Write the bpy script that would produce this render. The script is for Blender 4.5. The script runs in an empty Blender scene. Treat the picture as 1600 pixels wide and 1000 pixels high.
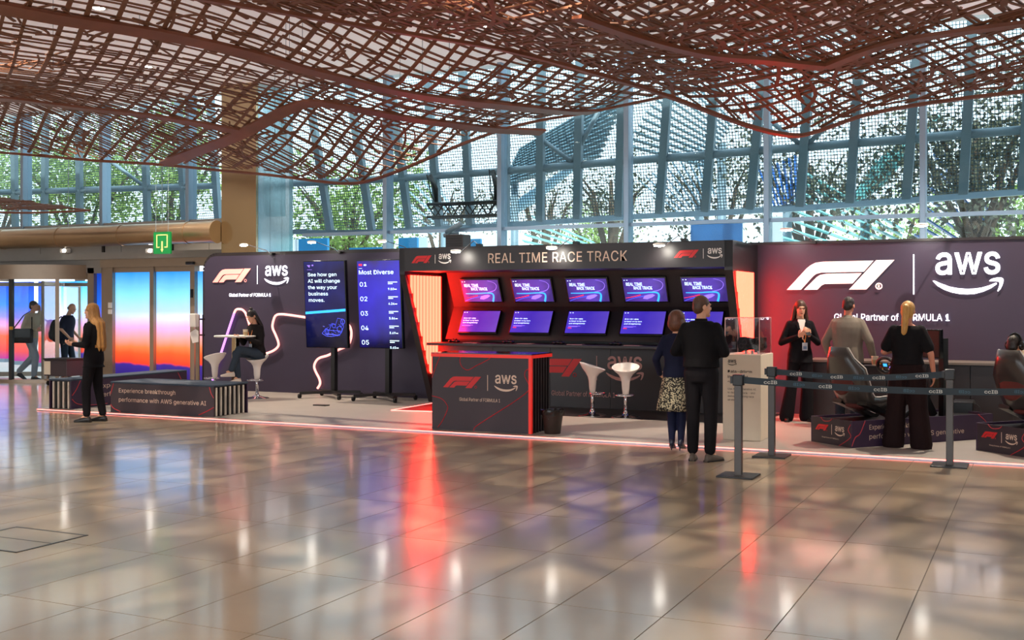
import bpy, math, random
import numpy as np
from mathutils import Vector, Matrix, Quaternion
random.seed(7); np.random.seed(7)
PI = math.pi
sc = bpy.context.scene
COL = sc.collection

# ------------------------------------------------------------------ camera
# world: X runs along the stand, Y runs into the hall towards the glass wall, Z up
FPX, HOR, CAMH = 1747.0, 475.0, 1.70
YAW = math.atan2(0.429, 0.903)
CY, SY = math.cos(YAW), math.sin(YAW)
cd = bpy.data.cameras.new('camera')
cam = bpy.data.objects.new('camera', cd); COL.objects.link(cam)
cam.location = (0, 0, CAMH); cam.rotation_euler = (PI / 2, 0, YAW)
cd.sensor_width = 36.0; cd.lens = FPX / 1600 * 36; cd.shift_y = (HOR - 500) / 1600
cd.clip_end = 300
sc.camera = cam
# ------------------------------------------------------------------ sky, sun, exposure
wd = bpy.data.worlds.new('world'); sc.world = wd; wd.use_nodes = True
nt = wd.node_tree; nt.nodes.clear()
wo = nt.nodes.new('ShaderNodeOutputWorld'); bg = nt.nodes.new('ShaderNodeBackground')
bg.inputs[0].default_value = (0.86, 0.93, 1.0, 1); bg.inputs[1].default_value = 3.2
nt.links.new(bg.outputs[0], wo.inputs[0])
sd = bpy.data.lights.new('sun', 'SUN'); sd.energy = 5.0; sd.angle = 0.02; sd.color = (1, .95, .86)
sun = bpy.data.objects.new('sun', sd); COL.objects.link(sun)
sun.rotation_euler = (math.radians(48), 0, math.radians(25))   # high, from the camera's side: lights the trees beyond the glass
sc.view_settings.view_transform = 'Standard'; sc.view_settings.look = 'None'
sc.view_settings.exposure = 0.0; sc.view_settings.gamma = 1.0
sc.view_settings.use_curve_mapping = False
CEIL_LAMP_W = 1600; CEIL_COL = (1.0, .84, .66)

# ------------------------------------------------------------------ helpers
def W(x, y, V=None, z=None, U=None):
    """world point seen at photo pixel (x, y) on the plane Y=V, Z=z or X=U"""
    a, b = (x - 800) / FPX, -(y - HOR) / FPX
    d = Vector((CY * a - SY, SY * a + CY, b))
    if V is not None: s = V / d.y
    elif U is not None: s = U / d.x
    else: s = (z - CAMH) / d.z
    return Vector((d.x * s, d.y * s, CAMH + d.z * s))
def lin(h):
    if not isinstance(h, str): return tuple(h) + (1,)
    c = [int(h[i:i + 2], 16) / 255 for i in (0, 2, 4)]
    return tuple((v / 12.92 if v <= .04045 else ((v + .055) / 1.055) ** 2.4) for v in c) + (1,)
MATS = {}
def mat(name, col='808080', rough=.5, metal=0., noise=.08, scale=6., bump=0., emit=None, es=0., coat=0., spec=.5, stretch=None, rnd=0., bscale=None):
    if name in MATS: return MATS[name]
    m = bpy.data.materials.new(name); m.use_nodes = True
    t = m.node_tree; N = t.nodes; L = t.links; b = N['Principled BSDF']
    c = lin(col)
    b.inputs['Roughness'].default_value = rough; b.inputs['Metallic'].default_value = metal
    b.inputs['Specular IOR Level'].default_value = spec
    if coat: b.inputs['Coat Weight'].default_value = coat; b.inputs['Coat Roughness'].default_value = .08
    tc = N.new('ShaderNodeTexCoord'); mp = N.new('ShaderNodeMapping'); nz = N.new('ShaderNodeTexNoise')
    L.new(tc.outputs['Object'], mp.inputs[0]); L.new(mp.outputs[0], nz.inputs[0])
    if stretch: mp.inputs['Scale'].default_value = stretch
    nz.inputs['Scale'].default_value = scale; nz.inputs['Detail'].default_value = 4
    mx = N.new('ShaderNodeMix'); mx.data_type = 'RGBA'
    mx.inputs[6].default_value = tuple(v * (1 - noise * 1.5) for v in c[:3]) + (1,)
    mx.inputs[7].default_value = tuple(min(1, v * (1 + noise * 1.5)) for v in c[:3]) + (1,)
    L.new(nz.outputs[0], mx.inputs[0])
    out = mx.outputs[2]
    if rnd:
        oi = N.new('ShaderNodeObjectInfo'); hs = N.new('ShaderNodeHueSaturation'); mr = N.new('ShaderNodeMapRange')
        mr.inputs[3].default_value = 1 - rnd; mr.inputs[4].default_value = 1 + rnd
        L.new(oi.outputs['Random'], mr.inputs[0]); L.new(mr.outputs[0], hs.inputs['Value']); L.new(out, hs.inputs['Color']); out = hs.outputs[0]
    L.new(out, b.inputs['Base Color'])
    if bump:
        bp = N.new('ShaderNodeBump'); bp.inputs['Strength'].default_value = bump; bp.inputs['Distance'].default_value = .02
        n2 = N.new('ShaderNodeTexNoise'); n2.inputs['Scale'].default_value = bscale or scale * 3
        L.new(mp.outputs[0], n2.inputs[0]); L.new(n2.outputs[0], bp.inputs['Height']); L.new(bp.outputs[0], b.inputs['Normal'])
    if emit is not None:
        b.inputs['Emission Color'].default_value = lin(emit); b.inputs['Emission Strength'].default_value = es
    MATS[name] = m
    return m
def ramp_mat(name, stops, axis='Z', es=1., translucent=0., wob=0., rough=.2):
    """printed or glowing gradient along one generated axis; stops [(pos, hex)]"""
    if name in MATS: return MATS[name]
    m = bpy.data.materials.new(name); m.use_nodes = True
    t = m.node_tree; N = t.nodes; L = t.links; b = N['Principled BSDF']; o = N['Material Output']
    tc = N.new('ShaderNodeTexCoord'); sp = N.new('ShaderNodeSeparateXYZ'); cr = N.new('ShaderNodeValToRGB')
    L.new(tc.outputs['Generated'], sp.inputs[0])
    src = sp.outputs[axis]
    nz = N.new('ShaderNodeTexNoise'); nz.inputs['Scale'].default_value = 1.6; nz.inputs['Detail'].default_value = 2
    L.new(tc.outputs['Generated'], nz.inputs[0])
    ma = N.new('ShaderNodeMath'); ma.operation = 'MULTIPLY_ADD'; ma.inputs[1].default_value = wob
    sb = N.new('ShaderNodeMath'); sb.operation = 'SUBTRACT'; sb.inputs[1].default_value = .5
    L.new(nz.outputs[0], sb.inputs[0]); L.new(sb.outputs[0], ma.inputs[0]); L.new(src, ma.inputs[2])
    L.new(ma.outputs[0], cr.inputs[0])
    e = cr.color_ramp.elements
    while len(e) < len(stops): e.new(.5)
    for el, (p, h) in zip(e, stops): el.position = p; el.color = lin(h)
    L.new(cr.outputs[0], b.inputs['Base Color']); b.inputs['Roughness'].default_value = rough
    if es:
        L.new(cr.outputs[0], b.inputs['Emission Color']); b.inputs['Emission Strength'].default_value = es
    if translucent:
        tr = N.new('ShaderNodeBsdfTranslucent'); mxs = N.new('ShaderNodeMixShader'); mxs.inputs[0].default_value = translucent
        L.new(cr.outputs[0], tr.inputs[0]); L.new(b.outputs[0], mxs.inputs[1]); L.new(tr.outputs[0], mxs.inputs[2]); L.new(mxs.outputs[0], o.inputs[0])
    MATS[name] = m
    return m
def glass(name, tint='ffffff', gl=.08, rough=.02, tr=1.):
    if name in MATS: return MATS[name]
    m = bpy.data.materials.new(name); m.use_nodes = True
    t = m.node_tree; N = t.nodes; L = t.links; N.remove(N['Principled BSDF']); o = N['Material Output']
    a = N.new('ShaderNodeBsdfTransparent'); a.inputs[0].default_value = lin(tint)
    g = N.new('ShaderNodeBsdfGlossy'); g.inputs['Roughness'].default_value = rough
    fr = N.new('ShaderNodeLayerWeight'); fr.inputs[0].default_value = .5
    pw = N.new('ShaderNodeMath'); pw.operation = 'POWER'; pw.inputs[1].default_value = 5
    L.new(fr.outputs['Facing'], pw.inputs[0])
    ad = N.new('ShaderNodeMath'); ad.operation = 'ADD'; ad.inputs[1].default_value = gl; ad.use_clamp = True
    mx = N.new('ShaderNodeMixShader')
    L.new(pw.outputs[0], ad.inputs[0]); L.new(ad.outputs[0], mx.inputs[0])
    L.new(a.outputs[0], mx.inputs[1]); L.new(g.outputs[0], mx.inputs[2]); L.new(mx.outputs[0], o.inputs[0])
    MATS[name] = m
    return m
def glow(name, col, s):
    if name in MATS: return MATS[name]
    m = bpy.data.materials.new(name); m.use_nodes = True
    b = m.node_tree.nodes['Principled BSDF']
    b.inputs['Base Color'].default_value = lin(col); b.inputs['Roughness'].default_value = .5
    b.inputs['Emission Color'].default_value = lin(col); b.inputs['Emission Strength'].default_value = s
    MATS[name] = m
    return m

class Fr:
    """a flat working frame: a along x, b along y, h along the outward normal"""
    def __init__(s, O, x, y, n): s.O, s.x, s.y, s.n = Vector(O), Vector(x).normalized(), Vector(y).normalized(), Vector(n).normalized()
    def p(s, a, b, h=0.): return s.O + s.x * a + s.y * b + s.n * h
def front(V): return Fr((0, V, 0), (1, 0, 0), (0, 0, 1), (0, -1, 0))

class MB:
    def __init__(s): s.v = []; s.f = []
    def add(s, vs, fs):
        k = len(s.v); s.v += [tuple(v) for v in vs]; s.f += [tuple(i + k for i in f) for f in fs]; return s
    def box(s, c, d, R=None):
        x, y, z = d[0] / 2, d[1] / 2, d[2] / 2; c = Vector(c)
        vs = [Vector(q) for q in ((-x, -y, -z), (x, -y, -z), (x, y, -z), (-x, y, -z), (-x, -y, z), (x, -y, z), (x, y, z), (-x, y, z))]
        if R is not None: vs = [R @ q for q in vs]
        return s.add([c + q for q in vs], [(0, 3, 2, 1), (4, 5, 6, 7), (0, 1, 5, 4), (1, 2, 6, 5), (2, 3, 7, 6), (3, 0, 4, 7)])
    def bb(s, x0, x1, y0, y1, z0, z1): return s.box(((x0 + x1) / 2, (y0 + y1) / 2, (z0 + z1) / 2), (abs(x1 - x0), abs(y1 - y0), abs(z1 - z0)))
    def bar(s, p0, p1, w, h, up=(0, 0, 1)):
        p0, p1 = Vector(p0), Vector(p1); d = (p1 - p0).normalized(); r = d.cross(Vector(up))
        if r.length < 1e-4: r = d.cross(Vector((0, 1, 0)))
        r.normalize(); u = r.cross(d); vs = []
        for p in (p0, p1):
            for a, b in ((-1, -1), (1, -1), (1, 1), (-1, 1)): vs.append(p + r * a * w / 2 + u * b * h / 2)
        return s.add(vs, [(0, 1, 2, 3), (7, 6, 5, 4), (0, 4, 5, 1), (1, 5, 6, 2), (2, 6, 7, 3), (3, 7, 4, 0)])
    def loft(s, rings, cap=True):
        n = len(rings[0]); k = len(s.v)
        for r in rings: s.v += [tuple(q) for q in r]
        for i in range(len(rings) - 1):
            for j in range(n):
                a = k + i * n + j; b = k + i * n + (j + 1) % n
                s.f.append((a, b, b + n, a + n))
        if cap:
            s.f.append(tuple(k + j for j in range(n))[::-1]); s.f.append(tuple(k + (len(rings) - 1) * n + j for j in range(n)))
        return s
    def tube(s, pts, r, n=8, closed=False):
        pts = [Vector(p) for p in pts]; m = len(pts); rs = r if isinstance(r, (list, tuple)) else [r] * m
        t0 = (pts[1] - pts[0]).normalized(); ref = Vector((0, 0, 1)) if abs(t0.z) < .9 else Vector((1, 0, 0))
        x = t0.cross(ref).normalized(); rings = []
        for i, p in enumerate(pts):
            if closed: t = pts[(i + 1) % m] - pts[i - 1]
            else: t = pts[min(i + 1, m - 1)] - pts[max(i - 1, 0)]
            t.normalize(); x = (x - t * x.dot(t)).normalized(); y = t.cross(x)
            rings.append([p + (x * math.cos(2 * PI * j / n) + y * math.sin(2 * PI * j / n)) * rs[i] for j in range(n)])
        if closed: rings.append(rings[0])
        return s.loft(rings, not closed)
    def ring(s, c, rx, ry, n=14, ax=(1, 0, 0), ay=(0, 1, 0)):
        c, ax, ay = Vector(c), Vector(ax), Vector(ay)
        return [c + ax * math.cos(2 * PI * j / n) * rx + ay * math.sin(2 * PI * j / n) * ry for j in range(n)]
    def lathe(s, prof, c=(0, 0, 0), n=20, sy=1.):
        return s.loft([s.ring((c[0], c[1], c[2] + z), max(r, 1e-4), max(r, 1e-4) * sy, n) for r, z in prof])
    def ell(s, c, r, n=12, m=8, R=None):
        c = Vector(c); rings = []
        for i in range(m + 1):
            th = PI * (i + .02 if i == 0 else (i - .02 if i == m else i)) / m
            q = [Vector((r[0] * math.sin(th) * math.cos(2 * PI * j / n), r[1] * math.sin(th) * math.sin(2 * PI * j / n), -r[2] * math.cos(th))) for j in range(n)]
            rings.append([c + (R @ v if R is not None else v) for v in q])
        return s.loft(rings)
    def cone(s, p0, r0, p1, r1, n=10):
        p0, p1 = Vector(p0), Vector(p1); d = (p1 - p0).normalized(); P, R = [], []
        for k in (-1., -.87, -.5): P.append(p0 + d * r0 * k); R.append(r0 * max(.05, math.sqrt(1 - k * k)))
        P.append(p0); R.append(r0); P.append(p1); R.append(r1)
        for k in (.5, .87, 1.): P.append(p1 + d * r1 * k); R.append(r1 * max(.05, math.sqrt(1 - k * k)))
        return s.tube(P, R, n)
    def limb(s, pts, rs, n=10):
        for i in range(len(pts) - 1): s.cone(pts[i], rs[i], pts[i + 1], rs[i + 1], n)
        return s
    def prism(s, fr, pts, h0, h1):
        n = len(pts); k = len(s.v)
        ar = sum(pts[i][0] * pts[(i + 1) % n][1] - pts[(i + 1) % n][0] * pts[i][1] for i in range(n))
        if ar < 0: pts = pts[::-1]
        s.v += [tuple(fr.p(a, b, h0)) for a, b in pts] + [tuple(fr.p(a, b, h1)) for a, b in pts]
        s.f.append(tuple(range(k, k + n))[::-1]); s.f.append(tuple(range(k + n, k + 2 * n)))
        for i in range(n): j = (i + 1) % n; s.f.append((k + i, k + j, k + n + j, k + n + i))
        return s
    def rect(s, fr, a0, a1, b0, b1, h0, h1): return s.prism(fr, [(a0, b0), (a1, b0), (a1, b1), (a0, b1)], h0, h1)
    def mesh(s, name):
        me = bpy.data.meshes.new(name); me.from_pydata(s.v, [], s.f); me.update(); return me

WM = {}
def wm(o): return WM.get(o.name, Matrix.Identity(4))
def adopt(o, parent, local):
    if parent is not None:
        o.parent = parent
        if not local: o.matrix_parent_inverse = wm(parent).inverted()
        WM[o.name] = wm(parent) @ Matrix.Identity(4) if local else Matrix.Identity(4)
    return o
def thing(name, label, cat, loc=(0, 0, 0), rz=0., group=None, kind=None):
    o = bpy.data.objects.new(name, None); COL.objects.link(o); o.empty_display_size = .1
    o.location = loc; o.rotation_euler = (0, 0, rz)
    WM[o.name] = Matrix.Translation(Vector(loc)) @ Matrix.Rotation(rz, 4, 'Z')
    o['label'] = label; o['category'] = cat
    if group: o['group'] = group
    if kind: o['kind'] = kind
    return o
def tag(o, label, cat, group=None, kind=None):
    o['label'] = label; o['category'] = cat
    if group: o['group'] = group
    if kind: o['kind'] = kind
    return o
def obj(name, mb, m, parent=None, smooth=False, local=False, label=None, bevel=0., kind=None):
    me = mb.mesh(name) if isinstance(mb, MB) else mb
    if isinstance(m, str): m = MATS[m]
    me.materials.clear(); me.materials.append(m)
    if smooth: me.polygons.foreach_set('use_smooth', [True] * len(me.polygons))
    o = bpy.data.objects.new(name, me); COL.objects.link(o)
    if bevel:
        b = o.modifiers.new('bevel', 'BEVEL'); b.width = bevel; b.segments = 2; b.limit_method = 'ANGLE'
    if smooth == 'auto':
        w = o.modifiers.new('en', 'EDGE_SPLIT'); w.split_angle = math.radians(35)
    adopt(o, parent, local)
    if label: o['label'] = label
    if kind: o['kind'] = kind
    return o
def copy_tree(o, loc=None, rz=None, label=None):
    c = o.copy(); COL.objects.link(c)
    if loc is not None: c.location = loc
    if rz is not None: c.rotation_euler = (0, 0, rz)
    if label: c['label'] = label
    def kids(src, dst):
        for ch in src.children:
            k = ch.copy(); COL.objects.link(k); k.parent = dst; kids(ch, k)
    kids(o, c)
    return c
def struct(name, mb, m, parent=None, **k):
    o = obj(name, mb, m, parent, **k)
    if parent is None: o['kind'] = 'structure'
    return o

TXT = {}
try:                                   # Blender's own bundled sans serif, else its built-in font
    SANS = bpy.data.fonts.load(bpy.utils.system_resource('DATAFILES', path='fonts') + '/Inter.woff2')
except Exception:
    SANS = None
def text_mesh(body, bold=0., shear=0., space=1., line=1.):
    key = (body, bold, shear, space, line)
    if key in TXT: return TXT[key]
    cu = bpy.data.curves.new('lettering', 'FONT'); cu.body = body; cu.offset = bold; cu.shear = shear
    cu.space_character = space; cu.space_line = line; cu.resolution_u = 3; cu.fill_mode = 'FRONT'
    if SANS: cu.font = SANS
    o = bpy.data.objects.new('lettering', cu); COL.objects.link(o)
    dg = bpy.context.evaluated_depsgraph_get()
    me = bpy.data.meshes.new_from_object(o.evaluated_get(dg))
    vs = [tuple(v.co) for v in me.vertices]; fs = [tuple(p.vertices) for p in me.polygons]
    bpy.data.objects.remove(o); bpy.data.curves.remove(cu); bpy.data.meshes.remove(me)
    TXT[key] = (vs, fs)
    return TXT[key]
def text(name, body, fr, a0, b0, w, h, m, parent, bold=0., shear=0., space=1., line=1., lift=.004, local=False, label=None, words=False):
    """lettering fitted into the rectangle a0..a0+w, b0..b0+h of a frame (h None keeps the letters' own proportions)"""
    vs, fs = text_mesh(body, bold, shear, space, line)
    xs = [v[0] for v in vs]; ys = [v[1] for v in vs]; x0, x1, y0, y1 = min(xs), max(xs), min(ys), max(ys)
    sx = w / (x1 - x0); sy = h / (y1 - y0) if h else sx
    place = lambda vv: [fr.p(a0 + (v[0] - x0) * sx, b0 + (v[1] - y0) * sy, lift) for v in vv]
    if not words: return obj(name, MB().add(place(vs), fs), m, parent, local=local, label=label)
    # one object per word: join the faces into islands, then cut each line where the gap is wide
    up = list(range(len(vs)))
    def find(i):
        while up[i] != i: up[i] = up[up[i]]; i = up[i]
        return i
    for f in fs:
        for i in f[1:]: up[find(i)] = find(f[0])
    isl = {}
    for f in fs: isl.setdefault(find(f[0]), []).append(f)
    it = []
    nl = body.count('\n') + 1; lh = (y1 - y0) / nl
    for F in isl.values():
        xx = [vs[i][0] for f in F for i in f]; yy = [vs[i][1] for f in F for i in f]
        it.append((min(nl - 1, int((y1 - (min(yy) + max(yy)) / 2) / lh)), min(xx), max(xx), F))
    it.sort(key=lambda q: q[:2]); grp = []; last = None
    for (l, xa, xb, F) in it:
        if last and l == last[0] and xa - last[1] < .16 * space: grp[-1] += F; last = (l, max(xb, last[1]))
        else: grp.append(list(F)); last = (l, xb)
    for F in grp:
        ids = sorted({i for f in F for i in f}); mp_ = {i: n for n, i in enumerate(ids)}
        o = obj(name, MB().add(place([vs[i] for i in ids]), [tuple(mp_[i] for i in f) for f in F]), m, parent, local=local, label=label)
    return o
F1P = [[(0, 0), (.135, 0), (.25, .467), (.281, .553), (.327, .597), (.723, .611), (.812, .986), (.342, .975), (.273, .942), (.227, .856), (.188, .741)],
       [(.165, 0), (.292, 0), (.331, .15), (.362, .2), (.619, .207), (.704, .562), (.373, .553), (.319, .516), (.285, .438)],
       [(.588, 0), (.746, 0), (1, 1), (.835, 1)]]
SMILE = [(375, 455), (430, 510), (510, 555), (600, 588), (700, 607), (790, 612), (880, 606), (980, 580), (1070, 540), (1138, 495), (1136, 480), (1120, 478), (1050, 508), (960, 533), (870, 545), (790, 547), (690, 541), (580, 520), (470, 480), (388, 444), (376, 446)]
ARROW = [(1048, 458), (1065, 438), (1100, 424), (1150, 416), (1195, 420), (1214, 432), (1216, 460), (1204, 505), (1180, 553), (1152, 580), (1143, 574), (1160, 530), (1170, 485), (1160, 465), (1110, 460)]
def emblem(fr, a0, b0, w, h, m, parent, lift=.004, local=False, d=.002):
    mb = MB()
    for p in F1P: mb.prism(fr, [(a0 + x * w, b0 + y * h) for x, y in p], lift - d, lift)
    o = obj('racing_emblem', mb, m, parent, local=local)
    r = MB(); r.tube([fr.p(a0 + w * .86 + math.cos(t) * h * .1, b0 + h * .11 + math.sin(t) * h * .1, lift) for t in [k * PI / 8 for k in range(16)]], h * .018, 4, True)
    obj('registered_mark', r, m, o, local=local)
    if h > .3: text('registered_letter', 'R', fr, a0 + w * .86 - h * .035, b0 + h * .055, h * .07, h * .11, m, o, bold=.01, lift=lift, local=local)
    return o
def smile_logo(fr, a0, b0, w, h, m, parent, lift=.004, local=False, d=.002):
    mb = MB()
    for p in (SMILE, ARROW): mb.prism(fr, [(a0 + (x - 375) / 840 * w, b0 + (612 - y) / 497 * h) for x, y in p], lift - d, lift)
    o = obj('smile_arrow', mb, m, parent, local=local)
    text('cloud_lettering', 'aws', fr, a0 + .036 * w, b0 + .462 * h, .92 * w, .54 * h, m, o, bold=.012, lift=lift, local=local)
    return o
def logo_row(fr, P, mf, mw, parent, tagline=True, lift=.004, local=False, bold=0.):
    """P: emblem box, divider (a, b0, b1), smile box, tagline box, all in frame units"""
    emblem(fr, *P[0], mf, parent, lift, local)
    a, b0, b1 = P[1]; t = (b1 - b0) * .012 + .002
    obj('divider_line', MB().rect(fr, a - t, a + t, b0, b1, lift - .002, lift), mw, parent, local=local)
    smile_logo(fr, *P[2], mw, parent, lift, local)
    if tagline: text('tagline_lettering', 'Global Partner of FORMULA 1', fr, *P[3], mw, parent, bold=bold, lift=lift, local=local)
def boxpx(V, x0, y0, x1, y1):
    """rectangle on plane Y=V from the pixel box (left, bottom, right, top) -> a0, b0, w, h"""
    p, q = W(x0, y0, V=V), W(x1, y1, V=V); m = W((x0 + x1) / 2, y0, V=V).z; t = W((x0 + x1) / 2, y1, V=V).z
    return (p.x, m, q.x - p.x, t - m)
def smooth_path(pts, k=6):
    P = [Vector(p) for p in pts]; out = []
    for i in range(len(P) - 1):
        a, b, c, d = P[max(i - 1, 0)], P[i], P[i + 1], P[min(i + 2, len(P) - 1)]
        for j in range(k):
            t = j / k
            out.append(.5 * ((2 * b) + (c - a) * t + (2 * a - 5 * b + 4 * c - d) * t * t + (3 * b - a - 3 * c + d) * t ** 3))
    out.append(P[-1]); return out
def spot(name, loc, aim, W_, size, blend, col, r, parent=None):
    l = bpy.data.lights.new(name, 'SPOT'); l.energy = W_; l.spot_size = math.radians(size); l.spot_blend = blend; l.color = col; l.shadow_soft_size = r
    o = bpy.data.objects.new(name, l); COL.objects.link(o)
    o.rotation_euler = (Vector(aim) - Vector(loc)).to_track_quat('-Z', 'Y').to_euler()
    o.location = loc
    if parent is not None: adopt(o, parent, False)
    return o

# ------------------------------------------------------------------ materials
VF, VB, VH = 18.2, 17.3, 15.76     # glass wall, stand back wall, front of the header
mat('tile', '9c8a72', .28, noise=.18, scale=1.6, rnd=.05, coat=.6)
MATS['tile'].node_tree.nodes['Principled BSDF'].inputs['Coat Roughness'].default_value = .11
mat('joint', '5b5248', .7)
mat('ceiling_white_glow', 'e9e2e2', .8, noise=.02, emit='ffeeec', es=.30)  # emission added so the plain ceiling looks bright through the lattice
mat('plaster', 'd8cdbd', .8, noise=.04)
mat('stage_floor', '9b938c', .45, noise=.06, scale=3)
mat('black_mat', '1c191b', .35, noise=.1)
mat('alu', '8fa3b5', .35, .75, noise=.04)
mat('alu_warm', '9a8a79', .4, .6, noise=.05)
mat('steel_grey', '8296a2', .5, .1, noise=.06)
mat('steel', 'b9a483', .16, 1., noise=.06, scale=1.5, bump=.05, bscale=1.3)  # warm hall reflection on the column put into the colour
mat('steel_daylight_tint', 'a9c0c6', .2, .9, noise=.06, scale=1.5, bump=.04, bscale=1.3)  # cool copy of the column steel, daylight reflection put into its colour
mat('duct_metal', 'b39a7c', .32, .9, noise=.1, scale=2)
mat('bulkhead', '8b8782', .6, noise=.05)
mat('wood', '6e4630', .6, noise=.25, scale=5, stretch=(3, 3, 3), rnd=.10)
mat('wood_band', '74412c', .5, noise=.2, scale=3)
mat('wall_navy', '372f44', .5, noise=.05, scale=3)
mat('black_panel', '231d20', .42, noise=.06)
mat('black', '0d0c0e', .4, noise=.1)
mat('black_gloss', '0a0a0c', .12, noise=.05)
mat('rubber', '141416', .7)
mat('chrome', 'd0d2d6', .08, 1., noise=.02)
mat('white_gloss', 'efe6e0', .22, noise=.02)
mat('white_paint', 'e6e0d8', .5, noise=.03)
mat('cream', 'd9cdb9', .5, noise=.03)
mat('print_white', 'efe8e2', .6, noise=.01)
mat('print_cream', 'e8cdb8', .6, noise=.01)
mat('print_red', 'd8262a', .5, noise=.02)
mat('print_line', 'c2323c', .5, noise=.02)
mat('print_black', '171314', .6)
mat('counter_print', '382d35', .5, noise=.06, scale=2)
mat('purple_print', '3b2a44', .5, noise=.08, scale=2)
mat('cushion_blue', '2c3c4e', .7, noise=.06)
mat('red_trim', 'd32a22', .4, noise=.03, emit='ff2818', es=.35)
mat('slat_cream', 'd8cfc0', .5, noise=.05)
glow('sign_white', 'f4f4ff', 2.4); glow('sign_pink', 'ff9c90', 1.15); glow('sign_blush', 'ffe6de', 1.1)
glow('lamp_white', 'fff8ec', 70.); glow('led_red', (1, .17, .14), 4.5); glow('led_tube', (1, .024, .013), 26.); glow('neon', 'ff9f98', 2.2); glow('neon_violet', 'd88cff', 1.6)
glow('screen_text', 'd6f2ff', 1.5); glow('screen_cyan', '35b4ff', 1.2); glow('screen_violet', '9a7bff', 1.1); glow('screen_red', 'ff3550', 1.1)
glow('screen_blue', '4a5cff', .9)
# ------------------------------------------------------------------ the hall: floor, ceiling, walls
fl = MB().bb(-30, 12, -14, VF + .1, -.3, -.004)
floor = struct('floor', fl, 'joint')
floor['label'] = 'polished beige stone floor of large rectangular tiles'; floor['category'] = 'floor'
TU, TV, g = .6, 1.2, .0035
u0, v0 = -18.07, 3.43
tm = MB(); e = .004
x0, x1, y0, y1 = g / 2, TU - g / 2, g / 2, TV - g / 2
tm.add([(x0, y0, -.02), (x1, y0, -.02), (x1, y1, -.02), (x0, y1, -.02), (x0 + e * .4, y0 + e * .4, 0), (x1 - e * .4, y0 + e * .4, 0), (x1 - e * .4, y1 - e * .4, 0), (x0 + e * .4, y1 - e * .4, 0)],
       [(4, 5, 6, 7), (0, 1, 5, 4), (1, 2, 6, 5), (2, 3, 7, 6), (3, 0, 4, 7)])
tme = tm.mesh('tile'); tme.materials.append(MATS['tile'])
# tile look: world-wide cloudy stone so neighbouring tiles differ and veins do not repeat
t = MATS['tile'].node_tree
geo = t.nodes.new('ShaderNodeNewGeometry')
for n in t.nodes:
    if n.type == 'MAPPING': t.links.new(geo.outputs['Position'], n.inputs[0])
for i in range(36):
    for j in range(8):
        o = bpy.data.objects.new('tile', tme); COL.objects.link(o); o.parent = floor
        o.location = (u0 + i * TU, v0 + j * TV, 0)
def slab(x0, x1, y0, y1):
    obj('floor_slab', MB().bb(x0, x1, y0, y1, -.02, 0), 'tile', floor)
slab(-30, u0, -14, VF); slab(u0 + 36 * TU, 12, -14, VF); slab(u0, u0 + 36 * TU, -14, v0); slab(u0, u0 + 36 * TU, v0 + 8 * TV, VF)
ZC = 6.05
struct('ceiling', MB().bb(-30, 12, -14, VF + .3, ZC, ZC + .3), 'ceiling_white_glow')
struct('wall_left', MB().bb(-30.3, -30, -14, VF, 0, ZC), 'plaster')
struct('wall_right', MB().bb(12, 12.3, -14, VF, 0, ZC), 'plaster')
wb = bpy.data.objects.new('window_2', None); COL.objects.link(wb); wb['kind'] = 'structure'; wb['label'] = 'tall glass wall at the back of the hall'; wb['category'] = 'window'
for k in range(15): obj('mullion', MB().bb(-30 + k * 3 - .05, -30 + k * 3 + .05, -14.1, -13.9, 0, ZC), 'alu', wb)
obj('transom', MB().bb(-30, 12, -14.05, -13.95, 3.0, 3.08), 'alu', wb)
# floor hatch in the foreground, left
h0 = [W(0, 838, z=0), W(55, 827, z=0), W(120, 834, z=0), W(18, 860, z=0)]
hc = W(40, 843, z=0)
ht = thing('floor_hatch', 'dark-edged access hatch set into the polished floor at far left', 'hatch', hc)
obj('hatch_cover', MB().bb(hc.x - .42, hc.x + .28, hc.y - .32, hc.y + .28, -.0, .002), 'tile', ht)
fm = MB()
for (a, b, c_, d_) in ((-.44, -.42, -.34, .30), (.28, .30, -.34, .30), (-.44, .30, -.34, -.32), (-.44, .30, .28, .30), (-.42, .28, -.025, -.015)):
    fm.bb(hc.x + a, hc.x + b, hc.y + c_, hc.y + d_, 0, .003)
obj('hatch_frame', fm, 'black', ht)

# ------------------------------------------------------------------ glass wall
win = bpy.data.objects.new('window_1', None); COL.objects.link(win); win['kind'] = 'structure'
win['label'] = 'tall glass wall with blue-grey mullions behind the stand'; win['category'] = 'window'
ML = [-20.85, -18.45, -16.05, -11.25, -8.84, -6.43, -4.04, -1.66, .74, 3.14, 5.54, 7.94]
for u in ML:
    obj('mullion', MB().bb(u - .045, u + .045, VF - .14, VF + .12, 0 if u > -14 else 3.4, ZC), 'alu', win, bevel=.008)
obj('transom', MB().bb(-13.2, 12, VF - .06, VF + .06, 3.03, 3.09), 'alu', win)
obj('transom', MB().bb(-13.2, 12, VF - .06, VF + .06, .9, .96), 'alu', win)
glass('window_glass', 'e6f2f4', .012)
allm = [-29.9] + ML[:3] + [-13.6] + ML[3:] + [11.9]
for a, b in zip(allm, allm[1:]):
    obj('pane', MB().bb(a + .05, b - .05, VF - .008, VF + .008, 3.0 if a > -14 else 3.45, ZC), 'window_glass', win)
    if a > -14: obj('pane', MB().bb(a + .05, b - .05, VF - .008, VF + .008, .0, 3.0), 'window_glass', win)
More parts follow.
